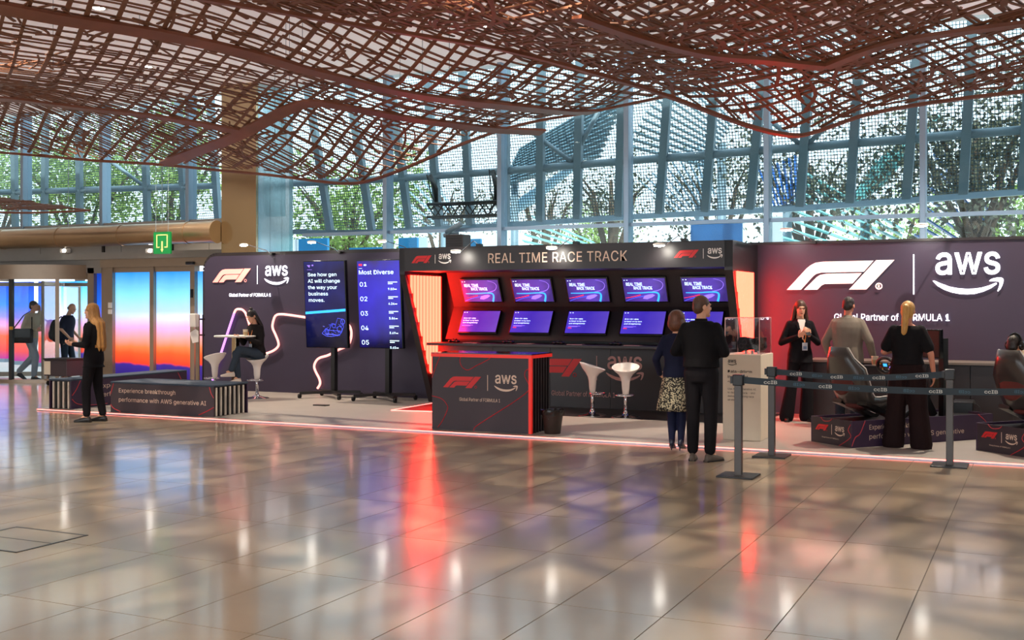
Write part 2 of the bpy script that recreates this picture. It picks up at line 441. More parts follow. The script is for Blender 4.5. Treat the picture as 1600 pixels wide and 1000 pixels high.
# spot lamps on a bracket at the glass wall
# mirror-clad column; warm hall and cool daylight reflections are tinted into its faces
colm = thing('clad_column', 'mirror-polished steel clad column rising behind the left display wall', 'column', (-13.9, 17.95, 0))
cu0, cu1, cv0, cv1 = W(346, 300, V=17.62).x, W(400, 300, V=17.62).x, 17.62, 18.75
obj('front_cladding', MB().bb(cu0, cu1, cv0, cv0 + .06, 0, ZC), 'steel', colm, label='steel face tinted with the warm hall reflection')
for k in range(3):
    a = cv0 + .06 + (cv1 - cv0) * k / 3
    obj('side_cladding', MB().bb(cu1 - .06, cu1, a + .008, a + (cv1 - cv0) / 3, 0, ZC), 'steel_daylight_tint', colm, label='steel face tinted with the cool daylight reflection')
obj('column_core', MB().bb(cu0 + .01, cu1 - .07, cv0 + .07, cv1, 0, ZC), 'black', colm)

# ------------------------------------------------------------------ outside: leaning steel screen with perforated mesh
def mesh_mat():
    m = bpy.data.materials.new('perforated_mesh'); m.use_nodes = True
    t = m.node_tree; N = t.nodes; L = t.links; b = N['Principled BSDF']; o = N['Material Output']
    b.inputs['Base Color'].default_value = lin('5d727c'); b.inputs['Roughness'].default_value = .5; b.inputs['Metallic'].default_value = .2
    tc = N.new('ShaderNodeTexCoord'); sp = N.new('ShaderNodeSeparateXYZ'); L.new(tc.outputs['Object'], sp.inputs[0])
    def frac(out):
        a = N.new('ShaderNodeMath'); a.operation = 'MULTIPLY'; a.inputs[1].default_value = 1 / .055; L.new(out, a.inputs[0])
        f = N.new('ShaderNodeMath'); f.operation = 'FRACT'; L.new(a.outputs[0], f.inputs[0])
        s = N.new('ShaderNodeMath'); s.operation = 'GREATER_THAN'; s.inputs[1].default_value = .24; L.new(f.outputs[0], s.inputs[0]); return s
    fx, fz = frac(sp.outputs['X']), frac(sp.outputs['Z'])
    mu = N.new('ShaderNodeMath'); mu.operation = 'MULTIPLY'; L.new(fx.outputs[0], mu.inputs[0]); L.new(fz.outputs[0], mu.inputs[1])
    tr = N.new('ShaderNodeBsdfTransparent'); mx = N.new('ShaderNodeMixShader')
    L.new(mu.outputs[0], mx.inputs[0]); L.new(b.outputs[0], mx.inputs[1]); L.new(tr.outputs[0], mx.inputs[2]); L.new(mx.outputs[0], o.inputs[0])
    MATS['perforated_mesh'] = m
mesh_mat()
# the screen leans inwards towards its top; its posts are splayed, so each has its own top and foot
def VS(y): return 20.4 - (355 - y) * .004          # depth of the screen over photo height: nearer at the top
scr = thing('mesh_screen', 'leaning outdoor screen of perforated metal mesh on grey steel posts', 'sun screen', (-6, 20.2, 0))
POST = [((-60, 100), (-50, 358)), ((20, 100), (24, 356)), ((72, 100), (69, 355)), ((122, 100), (125, 356)), ((222, 100), (231, 357)), ((275, 100), (290, 358)), ((325, 100), (342, 357)),
        ((415, 100), (440, 360)), ((478, 120), (516, 361)), ((545, 130), (581, 361)), ((610, 130), (640, 357)), ((668, 130), (686, 354)), ((722, 100), (735, 352)), ((790, 60), (790, 350)), ((846, 60), (844, 346)), ((907, 60), (902, 342)),
        ((974, 60), (967, 338)), ((1050, 60), (1030, 334)), ((1122, 60), (1102, 331)), ((1197, 60), (1172, 327)), ((1270, 40), (1250, 323)), ((1346, 40), (1328, 317)), ((1436, 40), (1416, 311)), ((1520, 30), (1505, 304)), ((1612, 20), (1598, 297)), ((1710, 10), (1690, 290))]
tops, feet = [], []
for (a, b) in POST:
    p, q = W(*a, V=VS(a[1])), W(*b, V=VS(b[1])); tops.append(p + (p - q) * .35); feet.append(q)
    obj('post', MB().bar(q, p + (p - q) * .35, .15, .12, (0, 1, 0)), 'steel_grey', scr)
def on(i, yy):
    a, b = POST[i]; s = (yy - a[1]) / (b[1] - a[1]); return W(a[0] + (b[0] - a[0]) * s, yy, V=VS(yy))
mids = []
for i, (a, b) in enumerate(POST):
    x = (a[0] + b[0]) / 2
    yy = np.interp(x, [0, 60, 342, 500, 620, 780, 1000, 1200, 1600, 1700], [301, 299, 290, 285, 279, 268, 250, 235, 203, 195])
    mids.append(on(i, yy))
for i in range(len(POST) - 1):
    if 5 < i < 7: continue
    obj('rail_tube', MB().tube([mids[i], mids[i + 1]], .075, 10), 'steel_grey', scr, smooth=True)
    obj('sill_rail', MB().bar(feet[i] + Vector((0, 0, -.03)), feet[i + 1] + Vector((0, 0, -.03)), .12, .10), 'alu', scr)
    for lo, hi in ((feet, mids), (mids, tops)):
        dv = Vector((0, .07, 0))
        obj('mesh_panel', MB().add([lo[i] + dv, lo[i + 1] + dv, hi[i + 1] + dv, hi[i] + dv], [(0, 1, 2, 3)]), 'perforated_mesh', scr)
for (i, x0, y0) in ((15, 832, 207), (15, 935, 175), (20, 1205, 190), (20, 1300, 190), (4, 150, 235)):
    obj('brace', MB().tube([mids[i] if i != 15 else W(893, 253, V=VS(253)), W(x0, y0, V=VS(y0))], .045, 8), 'steel_grey', scr, smooth=True)

# black lifting truss slung from the screen's tube, outside
tz = VS(300) - .5
tr_ = thing('truss', 'black lighting truss hanging on slings outside the glass', 'truss', W(728, 330, V=tz))
A, B = W(672, 330, V=tz), W(781, 326, V=tz)
dx = (B - A)
ch = [Vector((0, -.13, .13)), Vector((0, .13, .13)), Vector((0, -.13, -.13)), Vector((0, .13, -.13))]
for c_ in ch: obj('chord', MB().tube([A + c_, B + c_], .028, 8), 'black', tr_, smooth=True)
dg = MB()
n = 8
for k in range(n):
    p, q = A + dx * (k / n), A + dx * ((k + 1) / n)
    for (c1, c2) in ((0, 2), (1, 3), (0, 1), (2, 3)):
        s = k % 2; dg.tube([p + ch[(c1, c2)[s]], q + ch[(c2, c1)[s]]], .015, 5)
obj('lacing', dg, 'black', tr_)
for (px, tx) in ((682, 675), (774, 773)):
    base = W(px, 318, V=tz); top = W(tx, 266 if px > 700 else 274, V=tz)
    obj('sling', MB().tube([top + Vector((-.05, 0, 0)), top * .5 + base * .5 + Vector((.03, 0, 0)), base], [.05, .06, .035], 8), 'black', tr_, smooth=True)
    obj('chain', MB().tube([top + Vector((-.12, 0, .02)), top * .4 + base * .6 + Vector((-.1, 0, 0)), base + Vector((-.02, 0, 0))], .012, 6), 'black', tr_)
    obj('bracket', MB().bar(base + Vector((-.12, 0, -.12)), base, .04, .03).bar(base + Vector((.14, 0, -.12)), base, .04, .03), 'black', tr_)
p = W(712, 362, V=VF - .25)
cc = thing('camera_spot', 'small grey spotlight clamped on the transom under the hanging truss', 'spotlight', W(700, 366, V=VF - .12))
obj('body', MB().tube([W(698, 363, V=VF - .2), W(720, 350, V=VF - .3)], .05, 10), 'steel_grey', cc, smooth=True)
obj('clamp', MB().tube([W(694, 368, V=VF - .13), W(716, 365, V=VF - .13)], .04, 8), 'steel_grey', cc, smooth=True)

# ------------------------------------------------------------------ outside: ground, banners, trees, blue fins
struct('ground', MB().bb(-90, 70, -80, 120, -.6, -.31).bb(-90, 70, VF + .1, 120, -.31, -.05).bb(-90, 70, -80, -14.1, -.31, -.02), mat('paving', 'c9c6bd', .9, noise=.1, scale=.6))
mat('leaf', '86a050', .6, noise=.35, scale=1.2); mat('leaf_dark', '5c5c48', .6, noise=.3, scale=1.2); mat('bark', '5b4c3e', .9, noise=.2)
rng = np.random.default_rng(3)
def tree(px, py, V, r, n, m, label, lean=0.):
    n = int(n * 2.1); c = W(px, py, V=V); t = thing('plane_tree', label, 'tree', (c.x, c.y, 0), group='trees outside the glass wall')
    top = Vector((c.x + lean, c.y, c.z + r * .3))
    obj('trunk', MB().tube([(c.x - lean * .4, c.y, -.05), (c.x, c.y, c.z * .5), top], [.2, .14, .05], 8), 'bark', t, smooth=True)
    for k in range(5):
        a = k * 1.26 + .4
        obj('branch', MB().tube([(c.x, c.y, c.z * .55), (c.x + math.cos(a) * r * .5, c.y + math.sin(a) * r * .4, c.z), (c.x + math.cos(a) * r * .85, c.y + math.sin(a) * r * .7, c.z + r * .35)], [.08, .05, .015], 5), 'bark', t)
    cl = rng.normal(size=(26, 3)) * np.array([r * .48, r * .45, r * .42])
    cl = np.array([c.x, c.y, c.z]) + cl
    mb = MB(); pts = cl[rng.integers(0, 26, n)] + rng.normal(size=(n, 3)) * r * .17
    d1 = rng.normal(size=(n, 3)); d1 /= np.linalg.norm(d1, axis=1)[:, None]
    d2 = np.cross(d1, rng.normal(size=(n, 3))); d2 /= np.linalg.norm(d2, axis=1)[:, None]
    s = rng.uniform(.045, .085, (n, 1)) * (r / 2.2) ** .3
    V_ = np.stack([pts - d1 * s, pts + d2 * s * .6, pts + d1 * s, pts - d2 * s * .6], 1).reshape(-1, 3)
    mb.v = V_.tolist(); mb.f = [(4 * k, 4 * k + 1, 4 * k + 2, 4 * k + 3) for k in range(n)]
    obj('foliage', mb, m, t, kind='stuff')
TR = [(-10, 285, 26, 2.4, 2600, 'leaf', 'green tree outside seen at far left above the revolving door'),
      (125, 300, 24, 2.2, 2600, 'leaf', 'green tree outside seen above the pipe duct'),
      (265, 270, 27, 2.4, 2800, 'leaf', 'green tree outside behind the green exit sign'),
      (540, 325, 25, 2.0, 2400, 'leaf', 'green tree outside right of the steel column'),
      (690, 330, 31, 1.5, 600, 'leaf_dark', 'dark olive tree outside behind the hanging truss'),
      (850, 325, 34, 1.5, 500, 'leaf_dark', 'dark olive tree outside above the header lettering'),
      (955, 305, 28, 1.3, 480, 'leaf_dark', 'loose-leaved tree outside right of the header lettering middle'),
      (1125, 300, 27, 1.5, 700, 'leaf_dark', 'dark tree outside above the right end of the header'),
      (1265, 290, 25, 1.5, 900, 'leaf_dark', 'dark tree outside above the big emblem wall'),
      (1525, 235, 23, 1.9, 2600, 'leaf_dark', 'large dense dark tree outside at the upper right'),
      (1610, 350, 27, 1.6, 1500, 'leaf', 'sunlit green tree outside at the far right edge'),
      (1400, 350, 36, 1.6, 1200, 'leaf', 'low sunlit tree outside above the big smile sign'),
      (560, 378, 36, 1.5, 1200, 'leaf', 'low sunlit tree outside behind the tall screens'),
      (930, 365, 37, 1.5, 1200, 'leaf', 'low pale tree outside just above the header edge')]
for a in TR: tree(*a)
# blue and teal fin sculptures outside
mat('fin_blue', '2f6fc4', .35, noise=.15); mat('fin_teal', '8fd6d8', .3, noise=.1); mat('fin_pale', 'b4d8ee', .35, noise=.08); mat('fin_slate', '5f7f8e', .4, noise=.12)
def fins(px0, py0, px1, py1, V, n, m, label, spread, name='fin_sculpture', w=.2):
    a, b = W(px0, py0, V=V), W(px1, py1, V=V)
    t = thing(name, label, 'sculpture', (b.x, b.y, 0), group='blue fin sculptures outside')
    obj('mast', MB().tube([(b.x, b.y + .15, -.05), (b.x, b.y + .15, b.z)], .1, 8), 'steel_grey', t, smooth=True)
    for k in range(n):
        f = k / (n - 1) - .5
        p = a + Vector((spread[0] * f, .0 + .3 * f, spread[1] * f)); q = b + Vector((spread[0] * f * .55, .3 * f, spread[1] * f * .55))
        obj('fin', MB().bar(p, q, .03, w, (0, -1, .2)), m, t)
fins(1440, 320, 1540, 392, 23.5, 13, 'fin_blue', 'deep blue slatted fin fan outside at the right, over the smile sign', (.5, 2.4))
fins(1235, 335, 1400, 398, 24, 10, 'fin_teal', 'pale teal fin fan outside above the left half of the emblem wall', (.5, 1.8))
fins(1020, 160, 1125, 222, 24, 14, 'fin_slate', 'grey-blue louvred fin wing outside high above the header right end', (1.1, 1.9))
fins(960, 190, 800, 262, 25, 13, 'fin_slate', 'grey-blue louvred fin wing outside beside the second mullion', (.6, 1.6))
fins(870, 275, 800, 335, 26, 11, 'fin_pale', 'pale blue fin fan outside behind the steel brace', (1.5, .9))
fins(1215, 255, 1228, 318, 24, 7, 'fin_blue', 'small upright blue fin fan outside above the emblem wall', (.7, .3))
fins(1420, 215, 1350, 310, 24, 11, 'fin_teal', 'teal fin fan outside near the canopy tip', (1.2, .9), w=.12)
fins(1045, 255, 1090, 320, 25, 10, 'fin_pale', 'pale fin fan outside below the grey-blue louvred wing', (1.3, .8), w=.12)
fins(820, 372, 920, 398, 24, 8, 'fin_teal', 'low teal fin fan outside just over the header', (.3, 1.0))
fins(640, 300, 690, 345, 25, 7, 'fin_pale', 'pale fin fan outside left of the hanging truss', (.8, 1.2))
# cyan event banners outside
mat('banner_cyan', '2ba7e6', .5, noise=.04); mat('banner_white', 'e8f0f4', .5, noise=.03); mat('kiosk_blue', '2c6aa8', .5, noise=.25, scale=3)
def banner(x0, y0, x1, y1, V, m, label):
    p, q = W(x0, y0, V=V), W(x1, y1, V=V)
    t = thing('event_banner', label, 'banner', ((p.x + q.x) / 2, V, 0), group='banners outside the glass')
    obj('banner_panel', MB().bb(p.x, q.x, V - .04, V + .04, .3, q.z), m, t)
    for x in (p.x + .06, q.x - .06): obj('banner_leg', MB().bb(x - .03, x + .03, V - .03, V + .03, -.05, .32), 'steel_grey', t)
banner(468, 400, 513, 372, 21.5, 'banner_cyan', 'tall cyan banner outside just right of the steel column')
banner(547, 400, 602, 386, 21.7, 'banner_cyan', 'low cyan banner outside left of the header end')
banner(624, 400, 653, 371, 21.5, 'banner_cyan', 'cyan banner outside above the header left corner')
banner(724, 400, 752, 373, 21.5, 'banner_cyan', 'cyan banner outside right of the dark speaker')
banner(402, 400, 466, 374, 22.5, 'banner_white', 'white board outside behind the steel column foot')
banner(655, 400, 668, 371, 22.2, 'banner_white', 'narrow white board outside beside the cyan banner')
banner(1080, 400, 1160, 342, 22.5, 'kiosk_blue', 'mottled blue board outside above the header right end')
banner(1204, 400, 1222, 338, 22.4, 'banner_white', 'narrow white board outside behind the fourth mullion')
# ------------------------------------------------------------------ entrance wall at the left: doors, bulkhead, duct
Vd = VF
w0 = thing('wall_front', 'grey metal bulkhead wall above the entrance doors', 'wall', (-21, Vd, 0), kind='structure')
zt = W(100, 352, V=Vd).z; zl = W(240, 402, V=Vd).z; zh = W(240, 417, V=Vd).z
xr = cu0 + .02
k = 0
xa = -29.9
while xa < xr - .1:
    xb = min(xa + 2.4, xr)
    obj('bulkhead_panel', MB().bb(xa + .006, xb - .006, Vd - .1, Vd + .1, zl, zt), 'bulkhead', w0); xa += 2.4
obj('bulkhead_ledge', MB().bb(-29.9, xr, Vd - .22, Vd - .1, zl - .03, zl + .12), 'bulkhead', w0)
for px in (168, 275):
    q = W(px, 395, V=Vd); obj('joint_cover', MB().bb(q.x - .03, q.x + .03, Vd - .14, Vd - .1, zl, zt - .2), 'black', w0)
for px, nm in ((102, 'leftmost small ceiling emergency lamp over the revolving door'), (236, 'small emergency lamp beside the green exit sign')):
    q = W(px, 392, V=Vd - .2); t = thing('emergency_lamp', nm, 'lamp', q)
    obj('housing', MB().box(q, (.22, .12, .1)), 'white_paint', t, bevel=.02)
    obj('lens', MB().ell(q + Vector((.03, -.06, 0)), (.05, .02, .035)), 'lamp_white', t)
obj('bulkhead_panel', MB().bb(-29.9, W(165, 480, V=Vd).x, Vd - .1, Vd + .1, zh - .12, zl - .03), 'bulkhead', w0)
# round metal ventilation duct
dz, dv, dr = 3.13, 17.5, .215
d = thing('air_duct', 'round brushed metal air duct running above the entrance doors', 'duct', (-20, dv, dz))
xa = -26.0
while xa < cu0 - .05:
    xb = min(xa + 1.75, cu0 - .03)
    obj('duct_section', MB().tube([(xa, dv, dz), (xb, dv, dz)], dr, 28), 'duct_metal', d, smooth='auto')
    obj('duct_collar', MB().tube([(xb - .02, dv, dz), (xb + .02, dv, dz)], dr + .012, 28), 'duct_metal', d, smooth='auto'); xa += 1.75
for x in (-24, -21.5, -18.8, -16.2): obj('hanger', MB().tube([(x, dv, dz + dr), (x, dv, ZC)], .008, 6), 'steel_grey', d)
# exit sign
q = W(253, 381, V=16.9); s = thing('exit_sign', 'green hanging exit sign with pale door outline and down arrow', 'sign', q)
a0, b0, w_, h_ = boxpx(16.9, 240.5, 396, 266, 363); fr = front(16.9)
obj('sign_plate', MB().rect(fr, a0, a0 + w_, b0, b0 + h_, -.03, 0), mat('exit_green', '0f7a3c', .4, noise=.03, emit='0f7a3c', es=.35), s)
obj('sign_rim', MB().rect(fr, a0 - .008, a0, b0, b0 + h_, -.035, .004).rect(fr, a0 + w_, a0 + w_ + .008, b0, b0 + h_, -.035, .004).rect(fr, a0, a0 + w_, b0 + h_, b0 + h_ + .008, -.035, .004).rect(fr, a0, a0 + w_, b0 - .008, b0, -.035, .004), 'exit_green', s)
yl = mat('exit_yellow', 'd8d48a', .5, noise=.02, emit='d8d48a', es=.3)
def sr(x0, x1, y0, y1): return (a0 + x0 * w_, a0 + x1 * w_, b0 + y0 * h_, b0 + y1 * h_, .001, .004)
mb = MB()
for r in ((.15, .21, .3, .9), (.79, .85, .3, .9), (.15, .85, .85, .9), (.15, .35, .27, .32), (.65, .85, .27, .32)): mb.rect(fr, *sr(*r))
obj('door_outline', mb, yl, s)
obj('arrow', MB().rect(fr, *sr(.46, .55, .18, .58)).prism(fr, [(a0 + .42 * w_, b0 + .2 * h_), (a0 + .505 * w_, b0 + .05 * h_), (a0 + .59 * w_, b0 + .2 * h_)], .001, .004), yl, s)
for f in (.12, .88): obj('hanging_wire', MB().tube([(a0 + w_ * f, 16.9, b0 + h_), (a0 + w_ * f, 16.9, ZC)], .004, 5), 'steel_grey', s)
# automatic sliding door; its printed film emits in place of daylight behind it
GR = [(0, '2a1a6e'), (.13, '3a2a8c'), (.15, 'e0402a'), (.24, 'f8582c'), (.30, 'ff7a48'), (.38, 'f89a9a'), (.48, 'e0a8d8'), (.60, 'c4d8f8'), (.80, '8adcff'), (1, '2098f4')]
ramp_mat('film_sunset', GR, 'Z', .95, .15, .10)
ramp_mat('film_deep', [(0, 'b0208c'), (.12, 'e03a3a'), (.3, 'ff5a2c'), (.42, 'e88aa8'), (.55, '7a70d8'), (.7, '1f6ce0'), (1, '0d3cb0')], 'Z', .95, .15, .04)
D = bpy.data.objects.new('door_1', None); COL.objects.link(D); D['kind'] = 'structure'; D['label'] = 'automatic sliding glass door with blue to orange sunset film'; D['category'] = 'door'
def X(px): return W(px, 480, V=Vd).x
ztop = W(240, 425, V=Vd).z
obj('lintel', MB().bb(X(165), xr, Vd - .16, Vd + .08, zh, zl), 'alu_warm', D)
for a, b in ((164, 181), (239, 245), (302, 309)): obj('door_stile', MB().bb(X(a), X(b), Vd - .1, Vd + .06, 0, zh), 'alu_warm', D)
obj('door_rail', MB().bb(X(181), X(309), Vd - .06, Vd + .04, ztop, zh), 'alu_warm', D); obj('door_rail', MB().bb(X(181), X(309), Vd - .05, Vd + .04, 0, .1), 'alu_warm', D)
for a, b in ((181, 239), (245, 302)): obj('printed_pane', MB().bb(X(a), X(b), Vd - .012, Vd + .012, .1, ztop), 'film_sunset', D)
obj('printed_pane', MB().bb(X(309.5), xr, Vd - .012, Vd + .012, .1, ztop), 'film_sunset', D)
obj('printed_pane', MB().bb(X(152), X(164), Vd - .012, Vd + .012, .1, ztop), 'film_deep', D)
obj('door_stile', MB().bb(X(142), X(152), Vd - .1, Vd + .06, 0, zh), 'alu_warm', D)
q = W(297, 411, V=Vd - .2); obj('motion_sensor', MB().box(q, (.2, .08, .06)), 'black', D, bevel=.015)
obj('door_closer', MB().bb(X(304), X(306.5), Vd - .13, Vd - .1, W(300, 465, V=Vd).z, W(300, 452, V=Vd).z), 'black', D)
for yy, hh in ((477, .12), (487, .1)):
    q = W(172, yy, V=Vd - .11); obj('door_control', MB().box(q, (.1, .02, hh)), 'white_paint', D)
# revolving door drum
C0 = Vector((-20.5, 18.9, 0)); R0 = 1.75
RD = bpy.data.objects.new('door_2', None); COL.objects.link(RD); RD['kind'] = 'structure'; RD['label'] = 'revolving glass door drum with metal fascia at far left'; RD['category'] = 'door'
def arc(a0, a1, r, n=14): return [(C0.x + r * math.cos(a), C0.y + r * math.sin(a)) for a in np.linspace(math.radians(a0), math.radians(a1), n)]
def curved(a0, a1, r0, r1, z0, z1, n=14):
    o_, i_ = arc(a0, a1, r1, n), arc(a0, a1, r0, n); mb = MB()
    mb.loft([[(o_[k][0], o_[k][1], z0), (o_[k][0], o_[k][1], z1), (i_[k][0], i_[k][1], z1), (i_[k][0], i_[k][1], z0)] for k in range(n)]); return mb
zf0, zf1 = W(60, 436, V=17.3).z, W(60, 413, V=17.3).z
obj('fascia', curved(180, 362, R0 - .12, R0 + .03, zf0, zf1, 30), 'alu_warm', RD, smooth='auto')
obj('drum_roof', MB().lathe([(R0 - .1, zf1 - .06), (R0 - .1, zf1 - .01)], (C0.x, C0.y, 0), 36), 'bulkhead', RD)
obj('base_ring', curved(180, 362, R0 - .09, R0 + .01, 0, .07, 30), 'alu_warm', RD, smooth='auto')
glass('door_glass', 'f2f6f8', .003)
for a in (232, 281, 314, 345): 
    x, y = arc(a, a, R0 - .03, 1)[0]; obj('drum_post', MB().box((x, y, zf0 / 2 + .03), (.08, .08, zf0 - .06), Matrix.Rotation(math.radians(a), 3, 'Z')), 'alu_warm' if a != 281 else 'black', RD)
for a, b in ((281, 314), (314, 345), (232, 281)): obj('curved_pane', curved(a + 1.5, b - 1.5, R0 - .045, R0 - .03, .07, zf0, 8), 'door_glass', RD)
for a in (33, 123, 213, 303):
    p = Vector((math.cos(math.radians(a)), math.sin(math.radians(a)), 0))
    obj('door_wing', MB().bar(C0 + p * .1 + Vector((0, 0, 1.1)), C0 + p * 1.6 + Vector((0, 0, 1.1)), .012, 2.0), 'door_glass', RD)
    obj('wing_frame', MB().bar(C0 + p * .05 + Vector((0, 0, .09)), C0 + p * 1.6 + Vector((0, 0, .09)), .04, .1).bar(C0 + p * .05 + Vector((0, 0, 2.15)), C0 + p * 1.6 + Vector((0, 0, 2.15)), .04, .08).bar(C0 + p * 1.58, C0 + p * 1.58 + Vector((0, 0, 2.2)), .04, .05), 'alu_warm', RD)
x, y = arc(283, 283, R0 + .02, 1)[0]
obj('emergency_button', MB().box((x, y - .03, 1.18), (.07, .05, .07)), mat('button_yellow', 'e0a020', .4), RD, bevel=.01)
obj('glass_side_panel', MB().bb(C0.x + 1.62, X(142), Vd - .01, Vd + .01, .05, ztop), 'door_glass', RD)
# glowing gradient totems outside the entrance
for (xa_, xb_, V_, m_, nm) in ((-40, 14, 24.0, 'film_deep', 'glowing blue to red totem outside at the far left edge'), (26, 49, 23.2, 'film_deep', 'glowing blue to red totem outside behind the man on the phone'),
                        (64, 88, 22.8, 'film_deep', 'glowing deep blue totem outside between the two men'), (92, 108, 24.5, 'film_sunset', 'narrow sunset totem outside behind the bald man'), (114, 133, 23.4, 'film_sunset', 'sunset totem outside left of the blonde woman')):
    p, q = W(xa_, 560, V=V_), W(xb_, 560, V=V_); zt_ = W(60, 440, V=V_).z
    t = thing('light_totem', nm, 'totem', ((p.x + q.x) / 2, V_, 0), group='gradient totems outside the entrance')
    obj('lit_face', MB().bb(p.x, q.x, V_ - .1, V_ + .1, .05, zt_), m_, t); obj('totem_foot', MB().bb(p.x - .05, q.x + .05, V_ - .2, V_ + .2, -.05, .05), 'steel_grey', t)
# ------------------------------------------------------------------ hanging wooden lattice canopies
class Surf:
    """smooth height field through control points (thin-plate spline)"""
    def __init__(s, pts):
        P = np.array([tuple(p) for p in pts], float); s.P = P; n = len(P)
        K = s.k(np.linalg.norm(P[:, None, :2] - P[None, :, :2], axis=2)) + np.eye(n) * .02
        Q = np.c_[np.ones(n), P[:, :2]]; A = np.block([[K, Q], [Q.T, np.zeros((3, 3))]])
        s.w = np.linalg.solve(A, np.r_[P[:, 2], np.zeros(3)])
    def k(s, r): return np.where(r > 1e-9, r * r * np.log(np.maximum(r, 1e-9)), 0)
    def z(s, u, v):
        u, v = np.atleast_1d(u).astype(float), np.atleast_1d(v).astype(float)
        r = np.sqrt((u[:, None] - s.P[:, 0]) ** 2 + (v[:, None] - s.P[:, 1]) ** 2)
        return s.k(r) @ s.w[:-3] + s.w[-3] + s.w[-2] * u + s.w[-1] * v
    def at(s, px, py):
        """point of the surface seen at a pixel"""
        a, b = (px - 800) / FPX, -(py - HOR) / FPX; d = np.array((CY * a - SY, SY * a + CY, b))
        t = np.linspace(6, 24, 900); q = d[None] * t[:, None]; q[:, 2] += CAMH
        f = q[:, 2] - s.z(q[:, 0], q[:, 1]); i = np.argmax(f > 0)
        return Vector(q[i])
def inside(poly, u, v):
    c = False; n = len(poly)
    for i in range(n):
        (x1, y1), (x2, y2) = poly[i], poly[i - 1]
        if (y1 > v) != (y2 > v) and u < (x2 - x1) * (v - y1) / (y2 - y1) + x1: c = not c
    return c
def strip(S, pts, w, th, dz=0.):
    """a lath following the surface: flat box section swept along plan points"""
    P = np.array(pts); z = S.z(P[:, 0], P[:, 1]) + dz
    Q = [Vector((P[i, 0], P[i, 1], z[i])) for i in range(len(P))]; rings = []
    for i, p in enumerate(Q):
        t = (Q[min(i + 1, len(Q) - 1)] - Q[max(i - 1, 0)]).normalized(); r = t.cross(Vector((0, 0, 1))).normalized()
        e = .05; rz = (S.z(p.x + r.x * e, p.y + r.y * e)[0] - S.z(p.x - r.x * e, p.y - r.y * e)[0]) / (2 * e)
        r = Vector((r.x, r.y, rz)).normalized(); n = r.cross(t)
        rings.append([p - r * w / 2 - n * th / 2, p + r * w / 2 - n * th / 2, p + r * w / 2 + n * th / 2, p - r * w / 2 + n * th / 2])
    return MB().loft(rings)
def runs(poly, p0, d, L, step, wob, rg):
    """sample a wobbling line across the plan and keep the pieces that lie inside the outline"""
    nrm = np.array((-d[1], d[0])); n = int(L / step); ph = rg.uniform(0, 6.28, 3); fq = rg.uniform(.25, .8, 3); out, cur = [], []
    for i in range(n):
        s = i * step; o = wob * (math.sin(fq[0] * s + ph[0]) + .6 * math.sin(fq[1] * 2 * s + ph[1]))
        q = p0 + d * s + nrm * o
        if inside(poly, q[0], q[1]): cur.append(q)
        else:
            if len(cur) > 2: out.append(cur)
            cur = []
    if len(cur) > 2: out.append(cur)
    return out
def canopy(name, label, S, poly, ang, spA, spB, wA, wB, bands, nfill, wires, seed, maxparts, hangz):
    rg = np.random.default_rng(seed)
    cx = sum(p[0] for p in poly) / len(poly); cy = sum(p[1] for p in poly) / len(poly)
    t = thing(name, label, 'canopy', (cx, cy, float(S.z(cx, cy)[0])))
    R = max(math.hypot(p[0] - cx, p[1] - cy) for p in poly) + .5
    laths = []
    for fam, (a, sp, w) in enumerate(((ang, spA, wA), (ang - 75, spB, wB))):
        d = np.array((math.cos(math.radians(a)), math.sin(math.radians(a)))); nr = np.array((-d[1], d[0])); o = -R
        while o < R:
            o += sp * rg.uniform(.65, 1.35)
            for r in runs(poly, np.array((cx, cy)) + nr * o - d * R, d, 2 * R, .28, (.03 if fam == 0 else .035), rg):
                laths.append((r, w * rg.uniform(.75, 1.3), .012 * fam))
    rest = MB(); cp = Vector((0, 0, CAMH))
    def shows(r):
        m = Vector((r[len(r) // 2][0], r[len(r) // 2][1], 4.3)); d_ = m - cp; dep = -SY * d_.x + CY * d_.y
        if dep < 3: return 0
        x = 800 + FPX * (CY * d_.x + SY * d_.y) / dep; y = HOR - FPX * d_.z / dep
        return len(r) / dep * (1 if -250 < x < 1850 and y > -120 else .01)
    laths.sort(key=lambda q: -shows(q[0]))
    for k, (r, w, dz) in enumerate(laths):
        mb = strip(S, r, w, .014, dz)
        if k < maxparts: obj('lath', mb, 'wood', t)
        else: rest.add(mb.v, mb.f)
    # short curved pieces that fill the cells irregularly
    us = [p[0] for p in poly]; vs = [p[1] for p in poly]; c = 0
    while c < nfill:
        u, v = rg.uniform(min(us), max(us)), rg.uniform(min(vs), max(vs))
        if not inside(poly, u, v): continue
        c += 1
        a = math.radians(ang + rg.choice([0, -75, 0, -75, -38, 35, -60]) + rg.normal() * 9); L = rg.uniform(.22, .75); bend = rg.normal() * .3
        P = []
        for s in np.linspace(-.5, .5, 5): P.append((u + math.cos(a + bend * s) * L * s, v + math.sin(a + bend * s) * L * s))
        if not (inside(poly, *P[0]) and inside(poly, *P[-1])): continue
        mb = strip(S, P, rg.uniform(.022, .045), .012, -.012); rest.add(mb.v, mb.f)
    obj('lath_infill', rest, 'wood', t, kind='stuff')
    for b in bands:
        P = smooth_path([Vector((p[0], p[1], 0)) for p in b[0]], 5)
        obj('edge_board' if b[1] < .1 else 'band_board', strip(S, [(p.x, p.y) for p in P], b[1], .035, -.035), 'wood_band', t)
    for (u, v) in wires:
        obj('hanging_wire', MB().tube([(u, v, float(S.z(u, v)[0])), (u, v, ZC)], .005, 5), 'steel_grey', t)
    return t
